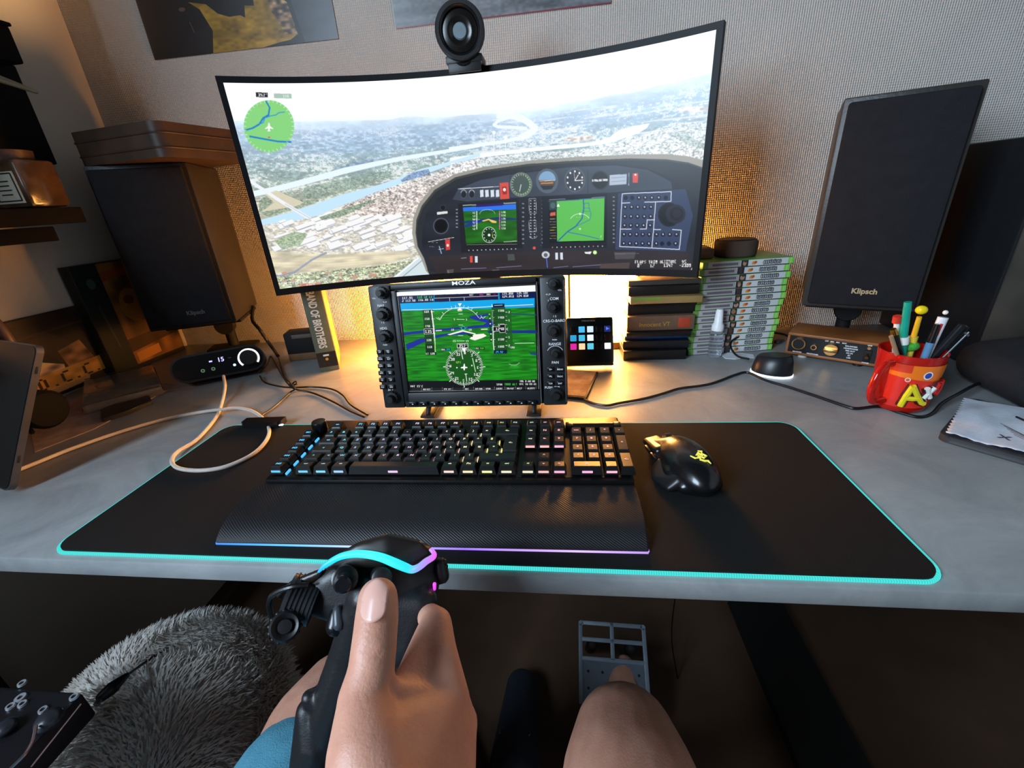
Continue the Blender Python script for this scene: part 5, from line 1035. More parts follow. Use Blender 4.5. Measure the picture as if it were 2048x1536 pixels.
# ================================================================ audio interface and its white cable
ai = thing('audio_interface', 'black rounded audio interface with a glowing white dial ring', 'audio interface', (-.630, .508, .0), (0, 0, R(33)))
def stad(w, h, n=14): return rrect(w, h, h / 2 - .0001, n)
TI = R(-24); AF = Matrix.Translation((0, 0, .0385)) @ Matrix.Rotation(R(90) + TI, 4, 'X')
mb = MB(); mb.prism(stad(.178, .058), (0, 0, -.030), (1, 0, 0), (0, 1, 0), (0, 0, 1), .036); bmesh.ops.transform(mb.bm, matrix=AF, verts=mb.bm.verts); mb.build('body', mat('interface_black', (17, 17, 20), .4), ai)
mb = MB(); mb.prism(stad(.170, .050), (0, 0, .0062), (1, 0, 0), (0, 1, 0), (0, 0, 1), .0008); bmesh.ops.transform(mb.bm, matrix=AF, verts=mb.bm.verts); mb.build('front_face', mat('interface_face', (10, 10, 12), .25), ai)
def onf(mb): bmesh.ops.transform(mb.bm, matrix=AF, verts=mb.bm.verts); return mb
mb = MB(); mb.tube([(.058 + .0195 * math.cos(R(a)), .0195 * math.sin(R(a)), .0085) for a in range(-40, 232, 8)], .0019, 8); onf(mb).build('dial_ring', mat('ring_white', (250, 250, 250), .4, emit=(250, 246, 240), es=1.6, var=0), ai)
mb = MB(); mb.lathe([(.0168, .006), (.0165, .018), (.0155, .0192), (0, .0192)], (.058, 0, 0)); onf(mb).build('dial', BLKM, ai)
LB = mat('led_violet', (190, 190, 255), .4, emit=(185, 180, 255), es=1.5, var=0)
mb = MB(); mb.text('15', .0135, Matrix.Translation((.005, .0075, .0071)), .0001, .0002); onf(mb).build('digit_display', LB, ai, False)
for x, y, w in ((-.014, .0075, .006), (.022, .008, .006)): mb = MB(); mb.box((x, y, .0072), (w, .0015 if x > 0 else .003, .0004)); onf(mb).build('indicator_bar', LB if x < 0 else mat('dim_bar', (90, 90, 110), .5), ai, False)
mb = MB(); mb.cyl((.028, -.0095, .006), (.028, -.0095, .0078), .0028); onf(mb).build('lit_button', mat('white_led', ()), ai)
for x in (-.032, -.0125): mb = MB(); mb.lathe([(.0018, .0072), (.0018, .0082), (.0038, .0082), (.0038, .0068)], (x, -.0095, 0)); onf(mb).build('jack_ring', mat('dim_green_ring', (110, 150, 120), .4, emit=(90, 130, 100), es=.4, var=0), ai)
wp = at(447, 752, z=.028)
curve_cable('braided_cable', [wp] + [at(x, y, z=z) for x, y, z in ((450, 775, .020), (444, 805, .006), (432, 835, .0035), (395, 878, .0035), (356, 903, .006), (344, 921, .0085), (356, 936, .0085), (400, 941, .0085), (455, 932, .0085), (510, 905, .0085), (537, 872, .008), (533, 845, .0045), (508, 824, .0055), (475, 816, .0075), (444, 819, .0095), (410, 823, .0065), (340, 836, .0035), (250, 861, .0035), (150, 895, .0035), (60, 931, .0035), (-20, 962, .0035))], .0029, mat('white_braid', (206, 196, 186), .7, bump=.6, bs=900), 'white braided cable looping over the left corner of the mouse pad')
# black cables
def dp(P): return [at(x, y, z=z) for x, y, z in P]
curve_cable('speaker_cable', [Vector((-.705, .745, .10)), Vector((-.685, .735, .112))] + dp([(505, 640, .085), (520, 660, .062), (535, 682, .03), (548, 700, .010), (556, 712, .0045)]), .0042, CAB, 'thick black cable curving down from behind the left speaker')
curve_cable('interface_cable', dp([(520, 752, .006), (530, 765, .003), (560, 773, .003), (587, 775, .006), (625, 774, .003), (662, 778, .003), (685, 790, .003), (702, 810, .003), (735, 830, .003)]), .0018, CAB, 'upper thin black cable running right from the audio interface to the knot and on')
curve_cable('interface_cable', dp([(520, 745, .010), (534, 728, .004), (541, 713, .003), (552, 727, .003), (565, 752, .003), (586, 776, .009), (625, 786, .003), (665, 803, .003), (700, 822, .003), (728, 834, .003)]), .0018, CAB, 'lower thin black cable crossing the knot from behind the interface')
curve_cable('controller_cable', dp([(556, 712, .0035), (562, 730, .003), (570, 755, .003), (590, 775, .0125), (580, 785, .003), (562, 802, .003), (543, 818, .003), (526, 829, .003), (520, 836, .004)]), .0016, CAB, 'short thin cable from the knot down to the controller box')
mb = MB(); k0 = at(587, 777, z=.010); mb.tube(smoothpts([k0 + Vector((.009 * math.cos(a * 1.3), .009 * math.sin(a), .0085 + .004 * math.sin(a * 2.1))) for a in np.linspace(0, 9, 18)], 4), .0015, 6); tag(mb.build('cable_tie', BLKM), 'black twist tie knotting the cables left of the instrument panel', 'cable tie')
# ================================================================ film box and small black box
bo = thing('film_box', 'upright film box with green spine and large white lettering', 'film box'); bo.matrix_world = frame((-.4205, .5405, 0), (.0385, .0185, 0), (-.0185, .0385, 0))
mb = MB(); mb.box((.0205, .0675, .0935), (.041, .135, .187), bev=.0015); mb.build('case', mat('olive_card', (84, 92, 78), .5), bo)
mb = MB(); mb.box((.0205, -.0004, .028), (.0405, .0008, .034)); mb.build('spine_base', mat('film_black', (24, 24, 26), .5), bo)
mb = MB(); mb.box((.0414, .0675, .0935), (.0006, .131, .180)); mb.build('back_cover', mat('sepia_print', (196, 132, 66), .5, col2=(168, 104, 48), vs=30), bo)
mb = MB(); mb.text('BAND OF BROTHERS', .0215, Matrix.Translation((.0175, -.0006, .118)) @ Matrix.Rotation(R(90), 4, 'X') @ Matrix.Rotation(R(-90), 4, 'Z') @ Matrix.Diagonal((.62, 1.05, 1, 1)), .0002, .0006); mb.build('spine_title', mat('title_white', (200, 208, 206), .5), bo, False)
mb = MB(); mb.box((.020, -.001, .038), (.012, .0006, .004)); mb.mi = 1; mb.lathe([(0, .0), (.0032, 0), (.0032, .0008), (0, .0008)], (.020, -.0008, .029), (0, -1, 0)); mb.build('spine_emblem', [mat('title_white', ()), mat('gold_print', ())], bo, False)
mb = MB()
for k in range(9): mb.box((.0420, .030 + .0, .085 - k * .0065), (.0005, .05 - (k % 3) * .008, .0018))
mb.box((.0420, .085, .13), (.0005, .04, .022)); mb.box((.0420, .10, .035), (.0005, .028, .03)); mb.box((.0420, .06, .012), (.0005, .05, .005)); mb.build('back_text', mat('pale_gold_text', (236, 180, 104), .5), bo, False)
sb2 = thing('black_box', 'small black box with a sliding window behind the film box', 'box', (-.512, .652, 0), (0, 0, R(14)))
mb = MB(); mb.box((.0, 0, .034), (.075, .05, .068), bev=.002); mb.build('body', mat('matt_black', ()), sb2)
mb = MB(); mb.box((.0, -.0262, .0095), (.072, .003, .017), bev=.001); mb.build('drawer_front', mat('tan_card', (120, 84, 52), .6), sb2)
mb = MB(); mb.box((.004, -.0255, .060), (.045, .0012, .009), bev=.0003); mb.build('window_strip', mat('grey_strip', (104, 90, 78), .5), sb2)
# ================================================================ prints and boxes along the left wall
def frame_print():
    im = Paint(900, 460, (30, 20, 17)); N = vnoise(900, 460, 50, 30, 31) - .5
    im.poly([(0, 60), (900, 20), (900, 0), (0, 0)], (46, 28, 22)); im.poly([(0, 120), (900, 80), (900, 92), (0, 134)], (80, 50, 38), .6)
    im.poly([(120, 90), (420, 60), (500, 280), (150, 340)], (176, 118, 66), 1, noise=N); im.poly([(420, 250), (520, 210), (620, 260), (700, 300), (690, 380), (440, 380), (400, 320)], (190, 150, 110), 1, noise=N * 1.4); im.poly([(560, 230), (600, 120), (690, 100), (780, 180), (820, 300), (700, 300), (640, 210)], (50, 32, 26)); im.poly([(700, 220), (830, 190), (870, 330), (720, 340)], (150, 104, 64), 1, noise=N)
    im.poly([(100, 335), (900, 318), (900, 410), (100, 425)], (226, 158, 66), 1, noise=N * .3)
    im.text(300, 372, 'U.S.O.C.C.C.', 68, (56, 34, 22), 0, 1, .66); im.poly([(480, 418), (800, 412), (790, 440), (500, 448)], (214, 160, 100), .9)
    return im
pf = thing('leaning_print', 'small sepia print with bold lettering propped on the left wall', 'print', (-.958, .30, 0))
mb = MB(); mb.box((.0, .065, .089), (.006, .35, .170), bev=.001); mb.build('backing', mat('print_backing', (30, 22, 20), .6), pf)
paint_mesh('printed_front', frame_print(), flat((.0035, -.108, .172), (0, .346, 0), (0, 0, -.166), 0), PRN, pf, ss=2)
def amber_print():
    im = Paint(460, 560, (120, 82, 40)); N = vnoise(460, 560, 50, 60, 41) - .5; im.a *= (1 + N * .9)[..., None]
    im.poly([(0, 0), (130, 0), (130, 560), (0, 560)], (26, 36, 32)); im.circ((70, 90), 22, 26, (70, 90, 84)); im.line([(60, 200), (80, 420)], 10, (50, 70, 66)); im.circ((240, 230), 70, 90, (176, 124, 60), .8); im.circ((230, 200), 30, 24, (90, 60, 34), .8); im.circ((330, 250), 50, 60, (150, 104, 52), .8)
    im.poly([(130, 40), (460, 20), (460, 50), (130, 90)], (170, 70, 40), .7); im.poly([(130, 400), (460, 380), (460, 440), (130, 470)], (52, 34, 24), .8); im.poly([(150, 480), (300, 470), (300, 520), (150, 530)], (206, 140, 60), .9)
    im.poly([(0, 540), (460, 540), (460, 560), (0, 560)], (20, 16, 14)); return im
gb = thing('game_box', 'tall dark green and amber picture box behind the left speaker', 'box', (-.946, .64, 0))
mb = MB(); mb.box((0, 0, .128), (.026, .205, .256), bev=.0015); mb.build('carton', mat('game_carton', (26, 30, 28), .5), gb)
paint_mesh('picture_side', amber_print(), flat((.0138, -.101, .254), (0, .202, 0), (0, 0, -.252), 0), PRN, gb, ss=2)
def flatpoly(name, pxs, h, m, label, cat, z0=.0002, bev=0):
    P = [at(x, y, z=z0) for x, y in pxs]; c = sum(P, Vector()) / len(P); c.z = z0
    mb = MB(); mb.prism([((p - c).x, (p - c).y) for p in P], (0, 0, 0), (1, 0, 0), (0, 1, 0), (0, 0, 1), h)
    if bev: bmesh.ops.bevel(mb.bm, geom=mb.bm.edges[:], offset=bev, segments=2, affect='EDGES')
    return tag(mb.build(name, m, loc=c), label, cat)
PAP = mat('printed_paper', (150, 132, 124), .8, col2=(120, 104, 98), vs=50)
flatpoly('paper_sheet', [(70, 905), (190, 858), (330, 783), (398, 774), (300, 765), (150, 800), (60, 850)], .0012, PAP, 'creased printed paper sheet under the clear plastic case', 'paper')
cc = thing('clear_case', 'flat clear plastic case lying on papers left of the audio interface', 'plastic case', (-.826, .452, .0016), (0, 0, R(48)))
mb = MB(); mb.box((0, 0, .009), (.125, .20, .018), bev=.003); mb.build('clear_body', mat('clear_case_plastic', (225, 225, 225), .12, trans=.92, var=0, ior=1.3), cc)
mb = MB()
for s_ in (-1, 1): mb.box((s_ * .0632, 0, .009), (.0014, .195, .004)); mb.box((0, s_ * .1, .0195), (.12, .0014, .0014))
mb.build('zip_edge', mat('dark_zip', (50, 42, 40), .5), cc)
flatpoly('remote_control', [(208, 846), (262, 828), (306, 808), (300, 795), (250, 806), (204, 826)], .008, mat('remote_black', (28, 26, 27), .4), 'dark remote control lying in front of the clear plastic case', 'remote', .0002, .0015)
# ================================================================ tablet and headphones at the left edge
tab = thing('tablet', 'dark tablet on its stand at the left edge of the desk', 'tablet'); TM = frame((-.637, .098, .008), (.955, -.297, .0), (.14, .45, .85)); 
tab.matrix_world = TM
TH = .205
mb = MB(); mb.prism([(x - .145, y + TH / 2) for x, y in rrect(.29, TH, .012)], (0, 0, -.008), (1, 0, 0), (0, 1, 0), (0, 0, 1), .0078); mb.build('metal_shell', mat('tablet_metal', (96, 92, 92), .35, .7), tab)
mb = MB(); mb.prism([(x - .145, y + TH / 2) for x, y in rrect(.286, TH - .004, .011)], (0, 0, -.0001), (1, 0, 0), (0, 1, 0), (0, 0, 1), .0008); mb.build('glass', mat('tablet_glass', (20, 21, 23), .18), tab)
mb = MB()
for y in (.045, .17): mb.box((.0003, y, -.004), (.0006, .010, .0025), bev=.0002)
mb.build('side_slot', BLKM, tab)
mb = MB(); mb.hull([((-.21, .15, -.012), .004), ((-.21, .052, -.09), .004)]); mb.box((-.21, .012, -.006), (.10, .010, .030), bev=.002); mb.build('kickstand', BLK, tab)
hp = thing('headphones', 'dark headphones with a metal slider behind the tablet', 'headphones', (-.858, .285, 0), (0, 0, R(-8)))
mb = MB(); C0 = Vector((-.0, 0, .165)); mb.tube([C0 + Vector((.085 * math.cos(R(a)), 0, .088 * math.sin(R(a)))) for a in range(0, 181, 9)], .0085, 10); mb.build('headband', mat('headband_leather', (70, 48, 38), .5), hp)
for s_ in (-1, 1):
    mb = MB(); mb.tube([C0 + Vector((s_ * .086, 0, .012)), C0 + Vector((s_ * .092, 0, -.03)), C0 + Vector((s_ * .090, 0, -.06))], .0042, 8); mb.build('slider', mat('slider_metal', (150, 130, 112), .3, .8), hp)
    mb = MB(); mb.lathe([(0, -.016), (.026, -.014), (.034, -.006), (.034, .010), (.029, .016), (0, .018)], C0 + Vector((s_ * .074, 0, -.118)), (s_, 0, 0)); mb.build('ear_cup', mat('ear_cup_black', (11, 10, 10), .8, spec=.2), hp)
# ================================================================ shelves on the left wall
SH_ = mat('dark_shelf', (13, 11, 11), .8, spec=.2)
ws = thing('wall_shelf', 'dark lower shelf on the left wall holding the glass jar', 'shelf', (WX, .145, .312))
mb = MB(); mb.box((.0845, 0, .044), (.169, .71, .028), bev=.002); mb.build('board', SH_, ws); mb = MB(); mb.box((.07, -.02, .014), (.14, .67, .026), bev=.002); mb.build('under_rail', SH_, ws)
jr = thing('glass_jar', 'square glass jar with a cream bordered label on the lower shelf', 'jar', (-.842, .452, .3702))
mb = MB(); mb.box((0, 0, .040), (.092, .07, .078), bev=.008); mb.build('jar_body', mat('jar_glass', (84, 60, 40), .15, col2=(44, 32, 24), vs=30, spec=.8), jr)
mb = MB(); mb.cyl((0, 0, .078), (0, 0, .094), .032, .034); mb.build('lid', mat('jar_lid', (70, 50, 38), .4), jr)
mb = MB(); mb.box((.010, -.0355, .034), (.055, .0008, .050)); mb.mi = 1
for a, b in (((-.012, .056), (.033, .056)), ((-.012, .013), (.033, .013)), ((.033, .013), (.033, .056)), ((-.012, .013), (-.012, .056))): mb.tube([(a[0], -.0362, a[1]), (b[0], -.0362, b[1])], .0011, 6)
for k in range(4): mb.box((.009, -.0361, .044 - k * .007), (.026 - .004 * (k % 2), .0004, .002))
mb.build('label', [mat('label_cream', (176, 168, 150), .7), BLKM], jr, False)
bt = thing('glass_bottle', 'dark glass bottle with a silver cap at the left frame edge', 'bottle', (-.905, .385, .3702))
mb = MB(); mb.lathe([(0, 0), (.026, 0), (.028, .004), (.028, .060), (.020, .074), (.010, .080), (.010, .088), (0, .088)]); mb.build('bottle_glass', mat('brown_bottle', (60, 44, 38), .1), bt); mb = MB(); mb.cyl((0, 0, .086), (0, 0, .106), .0095, n=16); mb.build('cap', mat('chrome', ()), bt)
dp_ = thing('wall_board', 'tall dark panel fixed to the left wall between the shelves', 'board', (WX, .24, .455)); mb = MB(); mb.box((.028, 0, .085), (.056, .70, .17), bev=.003); mb.build('board', SH_, dp_)
mb = MB()
for k in range(4): mb.box((.02 + .01 * k, .3504, .02 + .035 * k), (.0015, .001, .012))
mb.build('scratch_marks', mat('pale_scratch', (120, 110, 104), .6), dp_, False)
us_ = thing('wall_cabinet', 'small dark cabinet box near the upper left corner', 'cabinet', (WX, .27, .612)); mb = MB(); mb.box((.05, 0, .035), (.10, .60, .058), bev=.004); mb.build('body', SH_, us_); mb = MB(); mb.box((.051, 0, .066), (.106, .604, .006), bev=.002); mb.build('lid', SH_, us_)
gv = thing('glass_ornament', 'clear glass ornament hanging on the cabinet in the upper left corner', 'ornament', (-.875, .52, .572))
mb = MB(); mb.lathe([(.0, .0), (.010, .002), (.020, .012), (.024, .026), (.018, .040), (.008, .046), (0, .047)], (-.02, -.045, .004)); mb.build('bulb', mat('ornament_glass', (170, 160, 140), .08, trans=.7, var=0), gv)
mb = MB(); mb.hull([((.006, -.01, .012), .004), ((.03, .03, -.002), .0035), ((-.01, -.03, .03), .004)]); mb.build('stem', mat('ornament_stem', (150, 138, 112), .2), gv)
hk = thing('shelf_upright', 'black upright bar at the top left edge', 'bracket', (WX, .44, .71)); mb = MB(); mb.box((.03, 0, .17), (.06, .20, .34), bev=.003); mb.build('bar', SH_, hk)
# ================================================================ posters on the back wall
def poster1():
    im = Paint(900, 700, (18, 14, 15)); N = vnoise(900, 700, 70, 40, 51) - .5; M_ = vnoise(900, 700, 20, 14, 52) - .5
    im.poly([(700, 0), (900, 0), (900, 700), (745, 700), (720, 520)], (44, 48, 56), 1, noise=N * .3)
    z = lambda P: [(x / 1925 * 900 * 1.0 + 0, 700 - (590 - y) / 634 * 700 * .66) for x, y in P]
    gold = [(600, 300), (760, 300), (850, 340), (950, 350), (1060, 335), (1100, 345), (1120, 285), (1210, 280), (1225, 200), (1300, 180), (1350, 200), (1450, 215), (1520, 245), (1550, 400), (1480, 430), (1370, 450), (880, 560), (700, 560), (760, 430), (690, 330)]
    im.poly([(120 + 0, 690), (640, 690), (700, 640), (600, 470), (430, 420), (380, 520), (200, 600)], (36, 26, 24), .6)
    q = [((x - 100) / 1830 * 900, 700 - (620 - (y + (x - 140) * .125)) * 1.02) for x, y in gold]; im.poly(q, (150, 116, 36), 1, noise=N * .5 + M_ * .3)
    q2 = [((x - 100) / 1830 * 900, 700 - (620 - (y + (x - 140) * .125)) * 1.02) for x, y in [(1340, 210), (1520, 245), (1560, 400), (1440, 400), (1360, 300)]]; im.poly(q2, (120, 96, 74), .9, noise=M_ * 1.5)
    f = lambda P: [((x - 100) / 1830 * 900, 700 - (620 - (y + (x - 140) * .125)) * 1.02) for x, y in P]
    im.poly(f([(235, 215), (340, 205), (345, 232), (245, 248)]), (120, 118, 112)); im.poly(f([(630, 200), (860, 208), (880, 228), (660, 216)]), (128, 124, 118)); im.circ(f([(520, 340)])[0], 16, 10, (120, 86, 70), .7); im.line(f([(560, 400), (575, 450)]), 5, (110, 80, 60), .7)
    im.line([(6, 0), (6, 700)], 3, (70, 60, 52), .5); return im
tl, br = (-.777, .905), (-.3405, .6665)
pt = thing('dark_poster', 'dark poster with a golden yellow patch on the wall, upper left', 'poster', ((tl[0] + br[0]) / 2, WY - .0015, br[1]))
w_ = br[0] - tl[0]; h_ = tl[1] - br[1]
mb = MB(); mb.box((0, 0, h_ / 2), (w_, .001, h_)); mb.build('paper', mat('poster_paper', (90, 70, 50), .6), pt)
paint_mesh('print', poster1(), flat((-w_ / 2, -.0008, h_), (w_, 0, 0), (0, 0, -h_), 0), painted('poster_print', .35), pt, ss=1)
def poster2():
    im = Paint(500, 300, (104, 108, 112)); N = vnoise(500, 300, 8, 6, 61) - .5; M_ = vnoise(500, 300, 60, 20, 62) - .5; im.a *= (1 + N * .25 + M_ * .5)[..., None]; im.poly([(0, 0), (120, 0), (80, 300), (0, 300)], (84, 92, 96), .3); im.poly([(300, 0), (500, 0), (500, 140), (340, 200)], (64, 64, 66), .4, noise=N)
    im.line([(0, 298), (500, 298)], 3, (130, 50, 60)); return im
tl, br = (-.2125, .865), (.2280, .6715); w_ = br[0] - tl[0]; h_ = tl[1] - br[1]
pt = thing('grey_poster', 'grey poster above the monitor, behind the webcam', 'poster', ((tl[0] + br[0]) / 2, WY - .0015, br[1]))
mb = MB(); mb.box((0, 0, h_ / 2), (w_, .001, h_)); mb.build('paper', mat('poster_paper', ()), pt)
paint_mesh('print', poster2(), flat((-w_ / 2, -.0008, h_), (w_, 0, 0), (0, 0, -h_), 0), painted('poster_print', .35), pt, ss=1)
# ================================================================ flight stick
W = lambda px, py, d: at(px, py, d=d)
g0, g1, g2, g3 = W(742, 1190, .322), W(704, 1310, .332), W(668, 1425, .340), W(628, 1570, .350)
fs = thing('flight_stick', 'black flight stick with a glowing turquoise light strip, gripped by a hand', 'joystick', g3)
fo = Vector(fs.location); L_ = lambda px, py, d: W(px, py, d) - fo
ST = mat('stick_plastic', (22, 22, 25), .42, bump=.08, bs=700, spec=.5)
mb = MB(); mb.hull([(g0 - fo, .018), (g1 - fo, .0175)]); mb.hull([(g1 - fo, .0175), (g2 - fo, .020)]); mb.hull([(g2 - fo, .020), (g3 - fo, .021)]); mb.hull([(L_(640, 1480, .338), .018), (L_(616, 1420, .335), .009), (L_(620, 1540, .340), .016)])
mb.hull([(L_(640, 1400, .335), .010), (L_(618, 1395, .330), .006)]); remeshed(mb, 'grip', ST, .0018, 5, fs)
# head: cap, face block, left side module
mb = MB()
mb.hull([(L_(770, 1100, .335), .0125), (L_(735, 1125, .335), .014), (L_(815, 1118, .338), .013), (L_(845, 1112, .345), .010), (L_(690, 1140, .335), .010), (L_(840, 1150, .345), .012), (L_(760, 1190, .335), .018)])
mb.hull([(L_(690, 1140, .335), .009), (L_(650, 1165, .335), .008), (L_(600, 1195, .335), .009), (L_(680, 1220, .335), .010), (L_(760, 1210, .335), .012)])
mb.hull([(L_(800, 1160, .338), .017), (L_(850, 1170, .345), .012), (L_(825, 1240, .335), .013), (L_(780, 1250, .330), .016)])
mb.hull([(L_(845, 1205, .330), .012), (L_(815, 1290, .326), .011), (L_(770, 1330, .332), .012), (L_(770, 1200, .330), .012)])
remeshed(mb, 'head', ST, .0018, 7, fs)
mb = MB(); mb.hull([(L_(776, 1080, .322), .0055), (L_(720, 1094, .320), .0045), (L_(684, 1112, .319), .0035), (L_(650, 1136, .318), .0022), (L_(780, 1112, .316), .0045), (L_(835, 1088, .326), .0040), (L_(856, 1106, .328), .0028), (L_(825, 1126, .320), .0028)]); remeshed(mb, 'top_cap', mat('cap_satin', (34, 29, 27), .35), .0014, 22, fs)
mb = MB(); mb.hull([(L_(640, 1145, .330), .003), (L_(585, 1168, .330), .003), (L_(560, 1190, .332), .003), (L_(600, 1190, .335), .006)]); remeshed(mb, 'side_shoulder', mat('cap_satin', ()), .0014, 3, fs)
SP = [(637, 1144, 2.0), (651, 1130, 4.5), (679, 1114, 5.4), (707, 1108, 6), (735, 1109, 6.4), (763, 1115, 7), (790, 1126, 7.5), (809, 1134, 7.2), (824, 1139, 6.2), (838, 1134, 5.6), (852, 1123, 5.5), (866, 1114, 5), (868, 1107, 4), (861, 1098, 3.5)]
def d_(i): return .309 + .0022 * max(0, i - 9)
pts = smoothpts([L_(x, y, d_(i)) for i, (x, y, r) in enumerate(SP)], 6); rad = np.interp(np.linspace(0, 13, len(pts)), range(14), [r * 1.2 * .309 / F for _, _, r in SP])
mb = MB(); mb.tube(pts, list(rad), 12)
xs = [L_(x, y, .309).x for x, y, _ in SP]
mb.build('light_strip', ramp_emit('stick_light', [(0, (20, 170, 235)), (.12, (10, 215, 240)), (.45, (60, 235, 240)), (.78, (20, 215, 235)), (.86, (130, 160, 240)), (.96, (190, 120, 235)), (1, (230, 90, 225))], min(xs), max(xs), 1.25), fs)
mb = MB(); mb.hull([(L_(869, 1168, .335), .0014), (L_(869, 1178, .335), .0012)]); mb.build('pink_light', mat('pink_glow', (230, 60, 220), .4, emit=(235, 70, 225), es=1.1, var=0), fs)
def cyl_cam(name, px, py, d0, d1, r0, r1, m=BLKS, dx=0, dy=0, n=28):
    mb = MB(); a, b = L_(px, py, d0), L_(px + dx, py + dy, d1); mb.cyl(a, b, r0, r1, n); mb.cyl(b, b + (b - a).normalized() * .001, r1, r1 * .8, n); return mb.build(name, m, fs)
cyl_cam('hat_switch', 694, 1150, .325, .306, .0095, .0090, BLKS, -4, 8); cyl_cam('hat_button', 689, 1160, .306, .297, .0066, .0060, mat('hat_gloss', (24, 25, 28), .2), -4, 10)
cyl_cam('side_hat', 760, 1150, .326, .305, .0080, .0070, BLK, 4, 6)
# left module with ribbed roller and small thumb stick
mb = MB(); a = L_(575, 1192, .330); b = L_(632, 1205, .334); mb.cyl(a, b, .0165, .0170, 30); 
for k in range(6):
    q = a.lerp(b, .12 + k * .15); mb.cyl(q, q + (b - a) * .03, .0176, .0176, 30)
mb.build('roller', mat('roller_grey', (40, 42, 46), .35), fs)
mb = MB(); mb.tube(smoothpts([L_(545, 1240, .326), L_(538, 1205, .324), L_(552, 1185, .322), L_(585, 1173, .320), L_(618, 1170, .322)], 5), .0020, 8); mb.build('module_rim', BLKS, fs)
c_ = L_(572, 1250, .318); ax_ = (L_(568, 1256, .300) - c_).normalized(); mb = MB(); mb.lathe([(0, -.006), (.007, -.006), (.0072, .002), (.0098, .005), (.0104, .010), (.0088, .0125), (.005, .0100), (.0046, .0125), (0, .0130)], c_, ax_, 30)
q_ = ax_.to_track_quat('Z', 'Y')
for k in range(14): v = q_ @ Vector((.0100 * math.cos(k * math.pi / 7), .0100 * math.sin(k * math.pi / 7), .0085)); mb.sph(c_ + v, .0017, n=5)
mb.build('thumb_stick', BLK, fs)
mb = MB(); mb.hull([(L_(675, 1228, .322), .006), (L_(672, 1252, .320), .0075), (L_(690, 1252, .322), .006)]); remeshed(mb, 'lower_hat', BLKS, .0012, 3, fs)
mb = MB(); mb.hull([(L_(676, 1222, .318), .0038), (L_(678, 1248, .314), .0045)]); mb.build('lower_hat_lever', mat('lever_grey', (58, 62, 68), .35), fs)
mb = MB(); mb.hull([(L_(880, 1128, .350), .0055), (L_(884, 1152, .350), .0060), (L_(872, 1158, .350), .005)]); 
for k in range(5): mb.sph(L_(888 + 2 * (k % 2), 1124 + k * 9, .349), .0026, n=6)
mb.build('side_knob', BLK, fs)
# shaft and base on the floor between the legs
bp_ = Vector((g3.x - .010, g3.y + .035, -.36)) - fo
mb = MB(); mb.hull([(g3 - fo, .014), (bp_, .016)]); mb.build('shaft', BLKM, fs)
mb = MB(); mb.box(bp_ + Vector((0, 0, -.05)), (.15, .15, .10), bev=.01); mb.build('base', BLKM, fs); fl = FZ - fo.z
mb = MB(); mb.cyl(bp_ + Vector((0, 0, -.1)), Vector((bp_.x, bp_.y, fl + .01)), .025); mb.box((bp_.x, bp_.y, fl + .006), (.34, .26, .012), bev=.003); mb.build('floor_stand', BLKM, fs)
# ================================================================ the person: one body mesh (only hand, thighs in view)
ps = thing('person', 'person in teal shorts gripping the flight stick with the right hand', 'person', (.02, -.60, FZ))
po_ = Vector(ps.location)
mb = MB()
def H(*b): mb.hull([(Vector(c) - po_, r) for c, r in b], 3)
T0, T1, T2, T3 = W(756, 1196, .268), W(749, 1285, .254), W(730, 1398, .241), W(735, 1510, .222)
H((T0, .0122), (W(754, 1232, .262), .0130)); H((W(754, 1232, .262), .0130), (T1, .0131)); H((T1, .0132), (W(742, 1345, .247), .0132)); H((W(742, 1345, .247), .0134), (T2, .0150)); H((T2, .0146), (T3, .0205))
I0, I1, I2, I3 = W(897, 1402, .266), W(873, 1246, .300), W(852, 1226, .334), W(770, 1262, .356)
H((I0, .0135), (W(880, 1310, .282), .0116)); H((W(880, 1310, .282), .0114), (I1, .0107)); H((I1, .0104), (I2, .0088)); H((I2, .0088), (I3, .0080))
H((W(868, 1252, .300), .0105), (W(848, 1282, .294), .0085), (W(812, 1368, .262), .0085), (I0, .0125))
M0, M1, M2, M3 = W(915, 1448, .280), W(868, 1330, .322), W(800, 1320, .360), W(740, 1345, .366)
H((M0, .0135), (M1, .0104)); H((M1, .0100), (M2, .0090)); H((M2, .0090), (M3, .0082))
N0, N1, N2, N3 = W(912, 1500, .288), W(845, 1410, .330), W(775, 1400, .370), W(712, 1420, .372)
H((N0, .0130), (N1, .0098)); H((N1, .0096), (N2, .0086)); H((N2, .0086), (N3, .0078))
K0, K1, K2 = W(890, 1555, .290), W(815, 1490, .332), W(735, 1490, .362)
H((K0, .0120), (K1, .0088)); H((K1, .0086), (K2, .0076))
WR1, WR2 = W(765, 1640, .205), W(880, 1650, .222)
H((T3, .0200), (WR1, .021), (W(800, 1480, .248), .014)); H((I0, .0130), (M0, .0128), (WR1, .018), (WR2, .018)); H((M0, .0125), (N0, .0125), (WR2, .018), (K0, .0118)); H((T3, .0180), (I0, .0105), (WR1, .020), (WR2, .018)); H((T2, .0118), (I0, .0100), (W(800, 1450, .252), .0110)); H((W(812, 1380, .256), .0070), (I0, .0105), (W(800, 1425, .250), .0090))
EL = Vector((.235, -.46, -.02)); SHR = Vector((.215, -.66, .27)); SHL = Vector((-.175, -.66, .27))
H((WR1, .023), (WR2, .021), (WR1.lerp(EL, .4), .034)); H((WR1.lerp(EL, .4), .034), (EL, .043)); H((EL, .043), (SHR, .052))
hipR, hipL = Vector((.11, -.60, -.19)), Vector((-.08, -.60, -.19)); knR, knL = Vector((.182, -.050, -.208)), Vector((-.150, -.030, -.210)); anR, anL = Vector((.225, .165, -.62)), Vector((-.10, .08, -.64))
